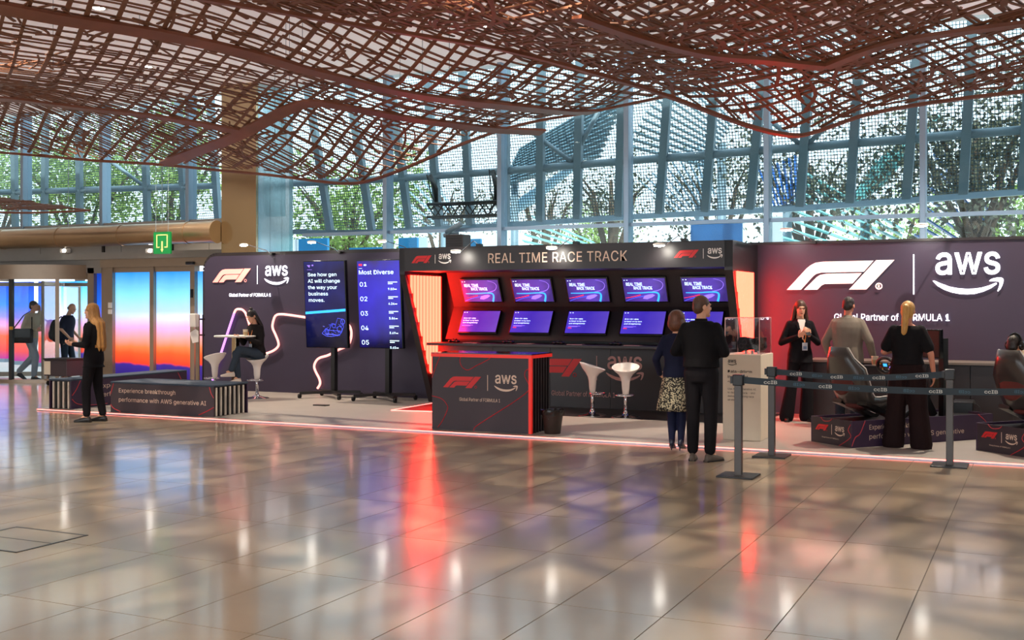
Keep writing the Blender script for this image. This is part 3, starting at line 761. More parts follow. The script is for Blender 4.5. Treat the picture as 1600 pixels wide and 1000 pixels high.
# large left canopy
EA = [(-220, 222), (0, 236), (150, 249), (345, 264), (430, 272), (500, 281), (560, 284), (620, 266), (700, 232), (785, 200), (860, 182), (940, 168), (1048, 146), (1180, 118), (1400, 90)]
edgeA = [W(x, y, V=15.0) for x, y in EA]
cpA = list(edgeA) + [W(490, 155, V=12.6), W(0, 150, V=12.4), W(380, 203, V=13.2), W(700, 186, V=13.9), W(640, 130, V=11.9), W(900, 170, V=14.6)]
cpA += [Vector((u, v, z)) for u, v, z in ((-18, 10, 5.1), (-14, 9.5, 4.75), (-11, 9, 4.55), (-8.5, 9, 4.9), (-5, 10, 5.2), (-2, 12, 5.3), (1, 10, 5.4), (-15, 6, 4.9), (-10, 5, 4.9), (-6, 6, 5.2), (-1, 6, 5.4), (-22, 9, 5.2), (-22, 5, 5.0), (4, 12, 5.4))]
SA = Surf(cpA)
polyA = [(p.x, p.y) for p in edgeA] + [(2.5, 9), (-2, 4.5), (-12, 4.5), (-22, 6)]
def on_A(l): return [(q.x, q.y) for q in (SA.at(*p) for p in l)]
bandsA = [(on_A([(-40, 0), (0, 6), (130, 30), (290, 57), (400, 82), (480, 105), (560, 125), (640, 143), (740, 157), (850, 168), (930, 171)]), .26),
          (on_A([(-40, 147), (0, 151), (100, 162), (200, 173), (300, 188), (378, 203)]), .21),
          (on_A([(258, 253), (320, 228), (380, 204), (440, 172), (480, 157), (520, 160), (600, 174), (700, 190), (780, 199), (848, 203)]), .21),
          ([(p.x, p.y - .03) for p in edgeA], .05)]
canopy('lattice_canopy', 'large undulating red-brown wooden lattice canopy hanging over the hall', SA, polyA, 144, .24, .15, .047, .028, bandsA, 2200,
       [(p.x + .3, p.y - .4 - .9 * (k % 3)) for k, p in enumerate(edgeA[1:12])] + [(-11, 10), (-8, 11), (-13, 8.5), (-6, 9)], 11, 240, ZC)
# nearer right canopy, lower
cornerB = W(1250, 208, V=13.5)
EB = [(1340, 178), (1440, 158), (1600, 138), (1800, 120)]
edgeB = [W(x, y, V=13.5) for x, y in EB]
leftB = [W(690, 56, V=10.6), W(830, 83, V=11.5), W(962, 120, V=12.2), W(1048, 147, V=12.8), W(1160, 189, V=13.25)]
cpB = leftB + [cornerB] + edgeB + [Vector(q) for q in ((-3, 10, 4.25), (0, 10.5, 4.3), (3, 10, 4.4), (-5, 8, 4.6), (-1.5, 7, 4.5), (2, 6, 4.6), (-9, 7.5, 4.9), (6, 9, 4.4))]
SB = Surf(cpB)
polyB = [(-8.6, 7.6)] + [(p.x, p.y) for p in leftB] + [(cornerB.x, cornerB.y)] + [(p.x, p.y) for p in edgeB] + [(5, 6), (0, 4.2), (-6, 4.5)]
bandsB = [([(-8.6, 7.6)] + [(p.x, p.y) for p in leftB] + [(cornerB.x, cornerB.y)], .09), ([(cornerB.x, cornerB.y)] + [(p.x, p.y) for p in edgeB], .05)]
def on_B(l): return [(q.x, q.y) for q in (SB.at(*p) for p in l)]
bandsB += [(on_B([(900, 20), (1000, 55), (1100, 80), (1200, 90), (1290, 100)]), .16), (on_B([(1290, 100), (1400, 60), (1600, 30)]), .12)]
canopy('lattice_canopy', 'red-brown wooden lattice canopy dipping low at the upper right', SB, polyB, 150, .24, .15, .047, .03, bandsB, 1500,
       [(cornerB.x, cornerB.y - .2), (-1.5, 11), (0.5, 12), (-3.5, 10.5)], 5, 200, ZC)
# tip of a third canopy at the far left
VC = 16.6
tipC = [W(-120, 300, V=VC), W(0, 309, V=VC), W(70, 318, V=VC), W(140, 326, V=VC), W(70, 329, V=VC - .9), W(0, 329, V=VC - 1.2), W(-120, 326, V=VC - 1.6)]
SC = Surf(tipC + [tipC[1] * .5 + tipC[5] * .5 + Vector((0, 0, .05))])
polyC = [(p.x, p.y) for p in tipC]
canopy('lattice_canopy', 'small pointed tip of a wooden lattice canopy at the far left', SC, polyC, 145, .13, .1, .035, .028, [([(p.x, p.y) for p in tipC[:4]], .05), ([(p.x, p.y) for p in tipC[3:]], .05)], 160, [(tipC[3].x - .1, tipC[3].y - .02)], 2, 120, ZC)

# ------------------------------------------------------------------ recessed ceiling downlights
LP = []
for i, u in enumerate((-19.5, -16, -12.5, -9, -5.5, -2, 1.5)):
    for j, v in enumerate((5.0, 8.6, 12.2, 15.6)):
        LP.append((u + (1.2 if j % 2 else 0), v))
proto = None
rowname = ('nearest', 'second', 'third', 'farthest'); colname = ('leftmost', 'second', 'third', 'middle', 'fifth', 'sixth', 'rightmost')
for k, (u, v) in enumerate(LP):
    lab = f'{colname[k // 4]} recessed ceiling downlight of the {rowname[k % 4]} row above the lattice'
    if proto is None:
        proto = thing('downlight', lab, 'lamp', (u, v, ZC), group='recessed ceiling downlights')
        obj('trim_ring', MB().lathe([(.11, 0), (.13, -.012), (.13, -.02), (.09, -.02), (.085, 0)], n=20), 'white_paint', proto, local=True)
        obj('lamp_lens', MB().lathe([(.085, -.004), (.085, -.012), (.01, -.014)], n=20), 'lamp_white', proto, local=True)
    else: copy_tree(proto, (u, v, ZC), 0, lab)
    if k % 4 not in (1, 3) or (k // 4) % 2 != (k % 4 == 3): continue
    l = bpy.data.lights.new('downlight_lamp', 'SPOT'); l.energy = CEIL_LAMP_W; l.spot_size = math.radians(95); l.spot_blend = .6; l.color = CEIL_COL; l.shadow_soft_size = .035
    o = bpy.data.objects.new('downlight_lamp', l); COL.objects.link(o); o.location = (u, v, ZC - .05)
# more of the same downlights over the part of the hall behind the camera
for u in (-16, -10, -4, 2):
    for v in (-8, -3, 1.5):
        l = bpy.data.lights.new('downlight_lamp', 'SPOT'); l.energy = CEIL_LAMP_W * .25; l.spot_size = math.radians(140); l.spot_blend = .5; l.color = CEIL_COL; l.shadow_soft_size = .2
        o = bpy.data.objects.new('downlight_lamp', l); COL.objects.link(o); o.location = (u, v, ZC - .05)
# ------------------------------------------------------------------ exhibition stand: platform, light strip, walls
st = thing('stage_platform', 'low grey carpeted exhibition platform edged with a red light strip', 'platform', (-6, 15, 0))
SX0, SX1, SV = -14.55, 8, 12.92
obj('deck', MB().bb(SX0, SX1, SV, VB - .001, 0, .022), 'stage_floor', st)
obj('light_strip', MB().bb(SX0, SX1, SV - .018, SV - .002, .004, .02), 'led_red', st, label='glowing red light strip along the platform edge')
obj('edge_profile', MB().bb(SX0, SX1, SV - .05, SV - .024, 0, .010), 'alu', st)
obj('dark_inlay', MB().bb(-9.3, -3.6, 15.47, 17.2, .022, .026), 'black_mat', st, label='black glossy mat in front of the console')
a, b, c = W(612, 641, z=.03), W(676, 630, z=.03), W(676, 643, z=.03)
obj('floor_light', MB().bar(a, b, .03, .012).bar(a, c, .03, .012), 'led_red', st)
obj('red_inlay', MB().add([a, c, b], [(0, 1, 2)]), mat('red_carpet', '8a1818', .5), st)
q = W(502, 633, z=.03); obj('cable_cover', MB().box(q, (.25, .12, .015)), 'black', st)
ZT = .022
# left display wall
def rounded(fr, a0, a1, b0, b1, r, h0, h1, corner=('tl',)):
    P = [(a0, b0), (a1, b0), (a1, b1)]
    P += [(a0 + r - r * math.sin(t), b1 - r + r * math.cos(t)) for t in np.linspace(0, PI / 2, 8)]
    return MB().prism(fr, P, h0, h1)
fb = front(VB)
lw = thing('display_wall', 'dark plum left display wall with curved neon lines and lit signs', 'display wall', (-11.5, VB, 0))
xa = W(319, 500, V=VB).x; xb = -9.55; zt = W(480, 397, V=VB).z
obj('wall_panel', rounded(fb, xa, xb, 0, zt, .28, -.1, 0), 'wall_navy', lw)
rim = [fb.p(xa, .0, -.06)] + [fb.p(xa + .28 - .28 * math.cos(t), zt - .28 + .28 * math.sin(t), -.06) for t in np.linspace(0, PI / 2, 8)] + [fb.p(xb, zt, -.06)]
mbr = MB()
for p, q in zip(rim, rim[1:]): mbr.bar(p, q, .13, .05, (0, 1, 0))
obj('wall_rim', mbr, 'black_panel', lw)
b = boxpx
logo_row(fb, [b(VB, 333, 441, 393, 420), (W(403, 430, V=VB).x, W(403, 444, V=VB).z, W(403, 415, V=VB).z), b(VB, 414, 445, 452, 415), b(VB, 359, 463.5, 424, 458)], 'sign_pink', 'sign_white', lw, lift=.02, bold=.004)
def neon(pts, m, nm='neon_line'):
    P = smooth_path([W(x, y, V=VB - .045) for x, y in pts], 6)
    obj(nm, MB().tube(P, .022, 8), m, lw, smooth=True)
neon([(332, 594), (345, 553), (357, 516), (366, 489)], 'neon_violet'); neon([(366, 489), (369, 484), (374, 483), (380, 485), (386, 495), (396, 530)], 'neon')
neon([(478, 496), (458, 493), (440, 491), (431, 493), (427, 502), (426, 512), (431, 524), (435, 535), (434, 542), (425, 549), (405, 556)], 'neon')
neon([(543, 506), (547, 511), (549, 519), (548, 530), (543, 540), (530, 546), (513, 555), (500, 559), (494, 564), (491, 572), (493, 580), (499, 592), (500, 600), (496, 607)], 'neon')
# right display wall
rw = thing('display_wall', 'long dark purple right display wall with big lit emblem and smile sign', 'display wall', (0, VB, 0))
xa = -4.15; xb = 7; zt = W(1350, 379, V=VB).z
obj('wall_panel', MB().rect(fb, xa, xb, 0, zt, -.1, 0), 'wall_navy', rw)
obj('wall_rim', MB().rect(fb, xa, xb, zt, zt + .04, -.12, .02), 'black_panel', rw)
logo_row(fb, [b(VB, 1230, 452.5, 1398, 407.5), (W(1428, 430, V=VB).x, W(1428, 460, V=VB).z, W(1428, 397.5, V=VB).z), b(VB, 1458, 460, 1568, 394), b(VB, 1304, 501, 1484, 490)], 'sign_blush', 'sign_white', rw, lift=.03, bold=.003)
# black base cabinets under the right wall
cab0, cabV, ct = W(1262, 600, V=16.6).x, 16.6, .86
n = 0
xx = cab0
cl = ('behind the woman in the suit', 'behind the man in the grey shirt', 'behind the woman with the ponytail', 'right of the barrier post', 'behind the seated racer', 'at the right frame edge', 'beyond the right frame edge')
while xx < 1.2:
    c_ = thing('base_cabinet', 'black base cabinet under the long ledge, ' + cl[n], 'cabinet', (xx + .55, 16.9, ZT), group='black base cabinets along the right wall')
    obj('carcass', MB().bb(xx + .003, xx + 1.097, cabV + .02, VB - .02, ZT, ct), 'black_panel', c_)
    for k in range(2):
        dd = obj('door', MB().bb(xx + .006 + k * .55, xx + .545 + k * .55, cabV, cabV + .018, ZT + .06, ct - .02), 'black_panel', c_)
        obj('lock', MB().tube([(xx + .50 + k * .1, cabV, .66), (xx + .50 + k * .1, cabV - .02, .66)], .012, 8).bb(xx + .495 + k * .1, xx + .505 + k * .1, cabV - .025, cabV - .018, .60, .66), 'chrome', dd)
    xx += 1.1; n += 1
tag(obj('counter_ledge', MB().bb(cab0 - .02, xx, cabV - .03, VB - .01, ct, ct + .03), mat('ledge_grey', '6e665f', .4), None), 'long grey counter ledge on the black cabinets at the right wall', 'countertop')

# ------------------------------------------------------------------ racing console unit with ten screens
UL, UR = -9.53, -4.0
con = thing('console_unit', 'black open-fronted racing console booth with lettered header and glowing slat ends', 'booth', ((UL + UR) / 2, 16.5, 0))
ZH1, ZH0 = 2.615, 2.235
obj('header', MB().bb(UL, UR, VH, VH + .12, ZH0, ZH1), 'black_panel', con)
obj('roof_panel', MB().bb(UL, UR, VH + .12, VB - .005, ZH1 - .08, ZH1 - .02), 'black_panel', con)
obj('header_soffit', MB().bb(UL + .1, UR - .1, VH + .12, 16.8, ZH0, ZH0 + .02), 'black_panel', con)
fh = front(VH)
text('header_lettering', 'REAL TIME RACE TRACK', fh, *boxpx(VH, 763, 409.5, 980, 393.5), 'print_cream', con, bold=.004, space=1.05, words=True)
logo_row(fh, [b(VH, 643, 411, 674.5, 399.5), (W(680, 405, V=VH).x, W(680, 411.5, V=VH).z, W(680, 398, V=VH).z), b(VH, 685, 412, 705, 396.5)], 'print_red', 'print_white', con, tagline=False)
logo_row(fh, [b(VH, 1053, 402.5, 1092, 390.5), (W(1099, 396, V=VH).x, W(1099, 404, V=VH).z, W(1099, 388.5, V=VH).z), b(VH, 1105, 404, 1129, 387.5)], 'print_red', 'print_white', con, tagline=False)
def endpanel(U0, th):
    """slanted end wall: outline in (V, z), glowing slats recessed into the face towards +X"""
    f = Fr((U0, 0, 0), (0, 1, 0), (0, 0, 1), (1, 0, 0))
    out = [(VH, ZH1), (VH, ZH0 - .05), (16.72, ZT), (VB - .005, ZT), (VB - .005, ZH1)]
    o = obj('end_panel', MB().prism(f, out, -th, 0), 'black_panel', con)
    z0, z1 = .52, ZH0 - .06
    def fv(z): return VH + (ZH0 - .05 - z) / (ZH0 - .05) * (16.72 - VH) + .08
    obj('slat_backing', MB().prism(f, [(fv(z1), z1), (fv(z0), z0), (17.0, z0), (17.0, z1)], .001, .006), mat('red_glow_backing', 'b01410', .4, noise=.05, emit='ff1408', es=.8), o)  # backing emits red itself, adding to the glow of the slats
    v = 15.95
    while v < 16.98:
        def zlo(vv): return max(z0, min(z1 - .03, ZH0 - .05 - (vv - .08 - VH) / (16.72 - VH) * (ZH0 - .05)))
        obj('light_slat', MB().prism(f, [(v - .026, zlo(v - .026)), (v + .026, zlo(v + .026)), (v + .026, z1), (v - .026, z1)], .008, .03), 'led_tube', con, label='glowing vertical light slat'); v += .105
endpanel(UL + .1, .1); endpanel(UR, .12)
# folded screen wall: upper half leans out at the top, lower half runs out to the desk
PU = -9.21
prof = [(16.83, 2.24), (17.10, 1.655), (16.79, 1.10)]
sw = MB()
for (p, q) in zip(prof, prof[1:]):
    n_ = Vector((0, -(p[1] - q[1]), (p[0] - q[0]))).normalized(); 
    A_ = [Vector((PU, p[0], p[1])), Vector((UR - .13, p[0], p[1])), Vector((UR - .13, q[0], q[1])), Vector((PU, q[0], q[1]))]
    sw.add(A_ + [v + Vector((0, .04, 0)) for v in A_], [(0, 3, 2, 1), (4, 5, 6, 7), (0, 1, 5, 4), (1, 2, 6, 5), (2, 3, 7, 6), (3, 0, 4, 7)])
obj('screen_wall', sw, 'black_panel', con)
obj('side_return', MB().prism(Fr((PU, 0, 0), (0, 1, 0), (0, 0, 1), (-1, 0, 0)), [(16.83, 2.24), (17.10, 1.655), (16.79, 1.10), (17.2, 1.1), (17.2, 2.24)], 0, .03), 'black_panel', con)
ck = 1.05
obj('back_panel', MB().bb(UL, UR - .12, 17.2, 17.26, ZT, ZH1 - .08), 'black', con)
obj('desk_top', MB().bb(UL + .15, UR - .125, 16.38, 17.15, ck - .045, ck), 'black_panel', con, bevel=.006)
nP = 5
for k in range(nP):
    w_ = (UR - .14 - (UL + .14)) / nP; x = UL + .14 + k * w_
    obj('front_panel', MB().bb(x + .003, x + w_ - .003, 16.8, 16.84, ZT, ck - .045), 'black_panel', con)
fd = front(16.8)
logo_row(fd, [b(16.8, 860 - 28, 588, 909, 560), (W(932.5, 570, V=16.8).x, W(932.5, 594, V=16.8).z, W(932.5, 556, V=16.8).z), b(16.8, 947, 596, 1006, 557), b(16.8, 862, 619.5, 961, 611.5)], 'print_red', mat('print_rose', 'b98a84', .6), con)
obj('kick_light', MB().bb(UL + .2, UL + .5, 16.6, 16.63, .03, .05), 'led_red', con)
# screens
ramp_mat('screen_race', [(0, '3a2a8a'), (.35, '5a3cb0'), (.7, '5c44b8'), (1, '3c2c80')], 'X', .75, 0, .5, .15)
ramp_mat('screen_data', [(0, '4a38c8'), (.5, '4030b8'), (1, '5a48c0')], 'X', .75, 0, .4, .15)
ramp_mat('screen_gen', [(0, '0a0a20'), (.4, '10144a'), (.55, '141a60'), (.8, '0d1040'), (1, '16206c')], 'Z', .8, 0, .5, .12)
ramp_mat('screen_list', [(0, '100c34'), (.35, '2018a0'), (.6, '2a1ec0'), (.85, '2418a8'), (1, '2a1c6a')], 'Z', .8, 0, .6, .12)
mw, mh = .70, .40
def monitor(kind, label):
    """monitor lying in local frame: x right, z up, facing -y; origin at centre"""
    t = thing('monitor', label, 'monitor', (0, 0, 0), group='monitors of the racing console')
    f = Fr((0, 0, 0), (1, 0, 0), (0, 0, 1), (0, -1, 0))
    obj('bezel', MB().rect(f, -mw / 2 - .02, mw / 2 + .02, -mh / 2 - .025, mh / 2 + .02, -.05, -.004), 'black_gloss', t, local=True, bevel=.006)
    s = obj('screen', MB().rect(f, -mw / 2, mw / 2, -mh / 2, mh / 2, -.01, 0), 'screen_race' if kind == 'race' else 'screen_data', t, local=True)
    obj('corner_marks', MB().rect(f, -.33, -.31, .165, .175, .001, .002).rect(f, -.285, -.265, .165, .177, .001, .002), 'screen_text', s, local=True)
    if kind == 'race':
        text('title_lettering', 'REAL TIME', f, -.30, .075, .27, .055, 'screen_text', s, bold=.015, lift=.003, local=True)
        text('title_lettering', 'RACE TRACK', f, -.18, .01, .31, .055, 'screen_text', s, bold=.015, lift=.003, local=True)
        def ribbon(nm, pts, w0, m):
            P = smooth_path([Vector((a, b_, 0)) for a, b_ in pts], 5); L_, R_ = [], []
            for i, p in enumerate(P):
                d_ = (P[min(i + 1, len(P) - 1)] - P[max(i - 1, 0)]).normalized(); nn = Vector((-d_.y, d_.x, 0)) * w0 * (.4 + .6 * i / len(P)) / 2
                L_.append(f.p(p.x + nn.x, p.y + nn.y, .0015)); R_.append(f.p(p.x - nn.x, p.y - nn.y, .0015))
            n = len(P); obj(nm, MB().add(L_ + R_, [(i, n + i, n + i + 1, i + 1) for i in range(n - 1)]), m, s, local=True)
        ribbon('track_streak', [(-.30, -.05), (-.1, -.05), (.1, -.04), (.2, -.05), (.22, -.10), (.19, -.2)], .035, 'screen_cyan')
        ribbon('track_streak', [(-.34, -.19), (-.2, -.14), (-.05, -.11), (.1, -.09)], .02, 'screen_blue')
        ribbon('track_streak', [(.16, .185), (.27, .15), (.31, .09), (.26, .01), (.12, -.03)], .012, 'screen_violet')
        ribbon('track_streak', [(-.34, -.14), (-.2, -.115), (-.08, -.085)], .018, 'screen_red')
        obj('car_blur', MB().prism(f, [(-.05, -.15), (.02, -.16), (.1, -.13), (.16, -.09), (.12, -.07), (.05, -.08), (-.02, -.1)], .002, .003), 'screen_violet', s, local=True)
    else:
        text('title_lettering', 'Drive the data\nbehind every turn\nand straightaway', f, -.31, -.045, .29, .115, 'screen_text', s, bold=.012, lift=.003, local=True)
        obj('small_print', MB().rect(f, -.31, -.1, -.078, -.072, .001, .002).rect(f, -.31, -.15, -.09, -.084, .001, .002), 'screen_violet', s, local=True)
        obj('red_button', MB().rect(f, -.31, -.25, -.118, -.104, .001, .002), 'screen_red', s, local=True)
    return t
ordn = ('first', 'second', 'third', 'fourth', 'fifth')
def tilt(t, c, p, q):
    """hang the monitor on the folded wall between profile points p (top) and q (bottom)"""
    up = Vector((0, p[0] - q[0], p[1] - q[1])).normalized(); t.location = c; t.rotation_euler = (math.atan2(up.y, up.z) * -1, 0, 0)
pu = monitor('race', 'x'); pl = monitor('data', 'x')
for k, (xu, xl) in enumerate(((751.5, 749), (832, 830), (918, 917), (1007.5, 1004.5), (1100.5, 1093))):
    for (pr, row, y, xx, p, q) in ((pu, 'upper', 457.5, xu, prof[0], prof[1]), (pl, 'lower', 504.5, xl, prof[1], prof[2])):
        t = pr if k == 0 else copy_tree(pr)
        t['label'] = f'{row} row monitor, {ordn[k]} from the glowing red slats'
        mid = Vector(((0, (p[0] + q[0]) / 2, (p[1] + q[1]) / 2))); n_ = Vector((0, -(p[1] - q[1]), (p[0] - q[0]))).normalized()
        n_ = n_ if n_.y < 0 else -n_
        mid = mid + n_ * .06; x = W(xx, y, V=mid.y).x
        tilt(t, (x, mid.y, mid.z), p, q)
# desk things: game pads and white cards in front of each lower screen
gp = thing('game_controller', 'x', 'controller', (0, 0, 0), group='game controllers on the console desk')
obj('shell', MB().ell((0, 0, .03), (.075, .05, .025)).ell((-.07, -.03, .025), (.035, .05, .022)).ell((.07, -.03, .025), (.035, .05, .022)), 'black_gloss', gp, smooth=True, local=True)
obj('thumbstick', MB().lathe([(.012, .05), (.012, .066), (.016, .07), (.004, .072)], (-.03, 0, 0), 10), 'rubber', gp, local=True); obj('thumbstick', MB().lathe([(.012, .05), (.012, .066), (.016, .07), (.004, .072)], (.03, -.01, 0), 10), 'rubber', gp, local=True)
cdp = MB().box((0, 0, .006), (.26, .16, .008))
for k, px in enumerate((711, 796, 874, 963, 1050)):
    q = W(px, 530, V=16.55); t = gp if k == 0 else copy_tree(gp); t.location = (q.x, 16.55, ck); t['label'] = f'black game controller on the console desk, {ordn[k]} from the red slats'
    q = W(px + 26, 530, V=16.52); o = obj('info_card', cdp, mat('card_rose', 'b98a86', .5), None); o.location = (q.x, 16.52, ck - .001); tag(o, f'pale card on the console desk, {ordn[k]} from the red slats', 'card', 'cards on the console desk')
# ------------------------------------------------------------------ two tall portrait screens on wheeled stands
def tv(label, pxs, Vc, kind):
    (tl, tr, br, bl) = pxs
    a = W(*tl, V=Vc - .05); b = W(*tr, V=Vc - .05); c = W(*bl, V=Vc + .05); e_ = W(*br, V=Vc + .05)
    w = (b.x - a.x + e_.x - c.x) / 2; x = (a.x + b.x + c.x + e_.x) / 4; z1 = (a.z + b.z) / 2; z0 = (c.z + e_.z) / 2
    t = thing('screen_stand', label, 'display', (x, Vc, ZT), group='portrait screens on wheeled stands')
    h = z1 - z0; up = Vector((0, -.1, h)).normalized(); n = Vector((0, -up.z, up.y))
    f = Fr((x, Vc, (z0 + z1) / 2), (1, 0, 0), up, n)
    cs = obj('screen_case', MB().rect(f, -w / 2 - .015, w / 2 + .015, -h / 2 - .015, h / 2 + .015, -.09, -.003), 'black_gloss', t, bevel=.006)
    s = obj('screen', MB().rect(f, -w / 2, w / 2, -h / 2, h / 2, -.01, 0), 'screen_gen' if kind == 'gen' else 'screen_list', t)
    if kind == 'gen':
        text('headline_lettering', 'See how gen\nAI will change\nthe way your\nbusiness\nmoves.', f, -w * .41, h * .03, w * .8, h * .34, 'screen_text', s, bold=.004, line=.95, words=True)
        obj('light_beam', MB().prism(f, [(-w / 2, -.10 * h - .025), (w / 2, -.08 * h), (w / 2, -.05 * h), (-w / 2, -.10 * h + .02)], .001, .002), 'screen_cyan', s)
        ol = MB(); rr = random.Random(4)
        car = [(-.1, -.34), (.0, -.28), (.08, -.3), (.16, -.22), (.24, -.24), (.3, -.16), (.4, -.17), (.44, -.26), (.38, -.33), (.3, -.36), (.14, -.375), (0, -.37), (-.1, -.34)]
        def ln(P, r=.004): ol.tube([f.p(px * w, py * h, .002) for px, py in P], r, 4)
        ln(car); ln([(0, -.345), (.34, -.36)], .006); ln([(.02, -.3), (.36, -.31)])
        for cx_, cy_, r_ in ((.02, -.325, .05), (.34, -.29, .06), (.2, -.25, .04), (.42, -.2, .05)): ln([(cx_ + r_ * math.cos(k * PI / 6), cy_ + r_ * .6 * math.sin(k * PI / 6)) for k in range(13)])
        for k in range(18): x0, y0 = rr.uniform(-.05, .4), rr.uniform(-.36, -.2); ln([(x0, y0), (x0 + rr.uniform(-.1, .1), y0 + rr.uniform(-.05, .05))], .0025)
        obj('car_drawing', ol, 'screen_blue', s)
        obj('corner_mark', MB().prism(f, [(-w * .42, h * .46), (-w * .36, h * .43), (-w * .34, h * .46)], .001, .002).rect(f, -w * .3, -w * .26, h * .45, h * .465, .001, .002), 'screen_violet', s)
        obj('rule_line', MB().rect(f, -w * .42, -w * .3, h * .405, h * .408, .001, .002), 'screen_violet', s)
    else:
        obj('corner_mark', MB().rect(f, -w * .46, -w * .38, h * .445, h * .465, .001, .002), 'screen_red', s); obj('corner_mark', MB().rect(f, -w * .34, -w * .28, h * .445, h * .462, .001, .002), 'screen_text', s)
        obj('rule_line', MB().rect(f, -w * .46, -w * .38, h * .412, h * .416, .001, .002), 'screen_text', s)
        text('headline_lettering', 'Most Diverse', f, -w * .46, h * .345, w * .82, h * .05, 'screen_text', s, bold=.004, words=True)
        nums = ('9.10', '6.24', '3.86', '3.69', '3.65')
        for k in range(5):
            y = h * (.205 - k * .168)
            text('rank_number', '0%d' % (k + 1), f, -w * .45, y, w * .17, h * .052, 'screen_text', s)
            obj('track_name', MB().rect(f, w * .22, w * .44, y + h * .045, y + h * .054, .001, .002).rect(f, w * .22, w * .33, y + h * .026, y + h * .035, .001, .002), 'screen_text', s)
            text('score_number', nums[k], f, w * .22, y - h * .042, w * .14, h * .026, 'screen_text', s, bold=.01)
            obj('unit_mark', MB().rect(f, w * .37, w * .42, y - h * .038, y - h * .028, .001, .002), 'screen_text', s)
    obj('pole', MB().bb(x - .02 + .1, x + .16, Vc + .06, Vc + .16, .12, z0 + .5), 'black', t)
    obj('mount_plate', MB().bb(x - .2, x + .3, Vc + .1, Vc + .14, z0 + .2, z0 + .7), 'black', t)
    cx_ = x + .07; cyv = Vc + .1
    obj('base_foot', MB().bar((cx_ - .42, cyv - .38, .115), (cx_, cyv, .13), .07, .05).bar((cx_ + .42, cyv - .38, .115), (cx_, cyv, .13), .07, .05).bar((cx_ - .42, cyv + .3, .115), (cx_, cyv, .13), .07, .05).bar((cx_ + .42, cyv + .3, .115), (cx_, cyv, .13), .07, .05), 'black', t)
    for sx, sy in ((-.42, -.38), (.42, -.38), (-.42, .3), (.42, .3)):
        p = Vector((cx_ + sx, cyv + sy, ZT + .042)); cst = obj('caster', MB().tube([p + Vector((-.016, 0, 0)), p + Vector((.016, 0, 0))], .042, 14), 'rubber', t, smooth='auto')
        obj('caster_fork', MB().bb(p.x - .026, p.x + .026, p.y - .02, p.y + .03, p.z + .02, .1), 'black', cst)
tv('tall portrait screen with slanted blue beam and white headline, nearer the seated woman', ((474, 409.5), (536, 407.5), (543, 543), (480, 542)), 16.62, 'gen')
tv('tall portrait screen listing five ranked numbers, beside the console booth', ((557.6, 408.7), (622, 405.8), (629.8, 543.9), (562.7, 543)), 16.55, 'list')

# ------------------------------------------------------------------ reception counter and bin
c0, c1 = W(674, 670, z=ZT), W(831, 678, z=ZT); cv = (c0.y + c1.y) / 2
rc = thing('reception_counter', 'dark printed reception counter with red trim and slatted side', 'counter', ((c0.x + c1.x) / 2, cv + .33, ZT))
ch_ = 1.05; cdp_ = .66
obj('front_panel', MB().bb(c0.x, c1.x - .035, cv, cv + .03, ZT, ch_ - .045), 'counter_print', rc)
obj('core', MB().bb(c0.x, c1.x - .05, cv + .03, cv + cdp_, ZT, ch_ - .045), 'black_panel', rc)
obj('top', MB().bb(c0.x - .01, c1.x + .01, cv - .01, cv + cdp_, ch_ - .012, ch_), 'black_gloss', rc)
obj('red_edge', MB().bb(c0.x - .01, c1.x + .01, cv - .012, cv + cdp_, ch_ - .055, ch_ - .012), 'red_trim', rc)
obj('red_edge', MB().bb(c1.x - .035, c1.x + .005, cv - .008, cv + .035, ZT, ch_ - .055), 'red_trim', rc)
k = 0
v = cv + .05
while v < cv + cdp_ - .02:
    obj('slat', MB().bb(c1.x - .05, c1.x, v, v + .03, ZT, ch_ - .055), 'black_panel' if k % 1 == 0 else 'black', rc); v += .085; k += 1
fc = front(cv)
logo_row(fc, [boxpx(cv, 692.5, 606, 752, 588), (W(762, 600, V=cv).x, W(762, 610.5, V=cv).z, W(762, 586, V=cv).z), boxpx(cv, 772.5, 612, 809, 586), boxpx(cv, 718, 627.5, 781.5, 622)], 'print_red', 'print_cream', rc)
def lines(fr, V, segs, m, parent, r=.006):
    for s_ in segs:
        P = smooth_path([W(x, y, V=V - .002) for x, y in s_], 5); obj('track_line', MB().tube(P, r, 4), m, parent)
lines(fc, cv, [[(689, 553.5), (682, 570), (675, 590)], [(722, 553.5), (718.5, 562), (720, 570), (725, 576), (732, 578), (745, 571), (764, 561), (767.5, 553.5)], [(827, 576), (821, 580), (820, 588), (825, 598), (827, 606), (822, 614), (800, 630), (770, 649), (744, 666), (740, 673)], [(675, 618.5), (690, 623), (698, 632), (699, 640), (692, 656), (684, 668)]], 'print_line', rc)
bx = W(857, 679, z=ZT)
tb = thing('waste_bin', 'dark waste bin with crumpled liner beside the reception counter', 'bin', (bx.x, bx.y + .13, ZT))
obj('bucket', MB().lathe([(.10, 0), (.105, .01), (.145, .30), (.148, .30), (.14, .285), (.1, .02)], n=24), mat('bin_brown', '2f2420', .4), tb, local=True, smooth='auto')
ln_ = MB(); rr = random.Random(2); rings = []
for z, r in ((.24, .152), (.285, .16), (.315, .157), (.30, .135), (.2, .125)): rings.append([(math.cos(j * PI / 12) * (r + rr.uniform(-.007, .007)), math.sin(j * PI / 12) * (r + rr.uniform(-.007, .007)), z + rr.uniform(-.008, .008)) for j in range(24)])
ln_.loft(rings, False); obj('liner', ln_, mat('liner_black', '191516', .25), tb, local=True)

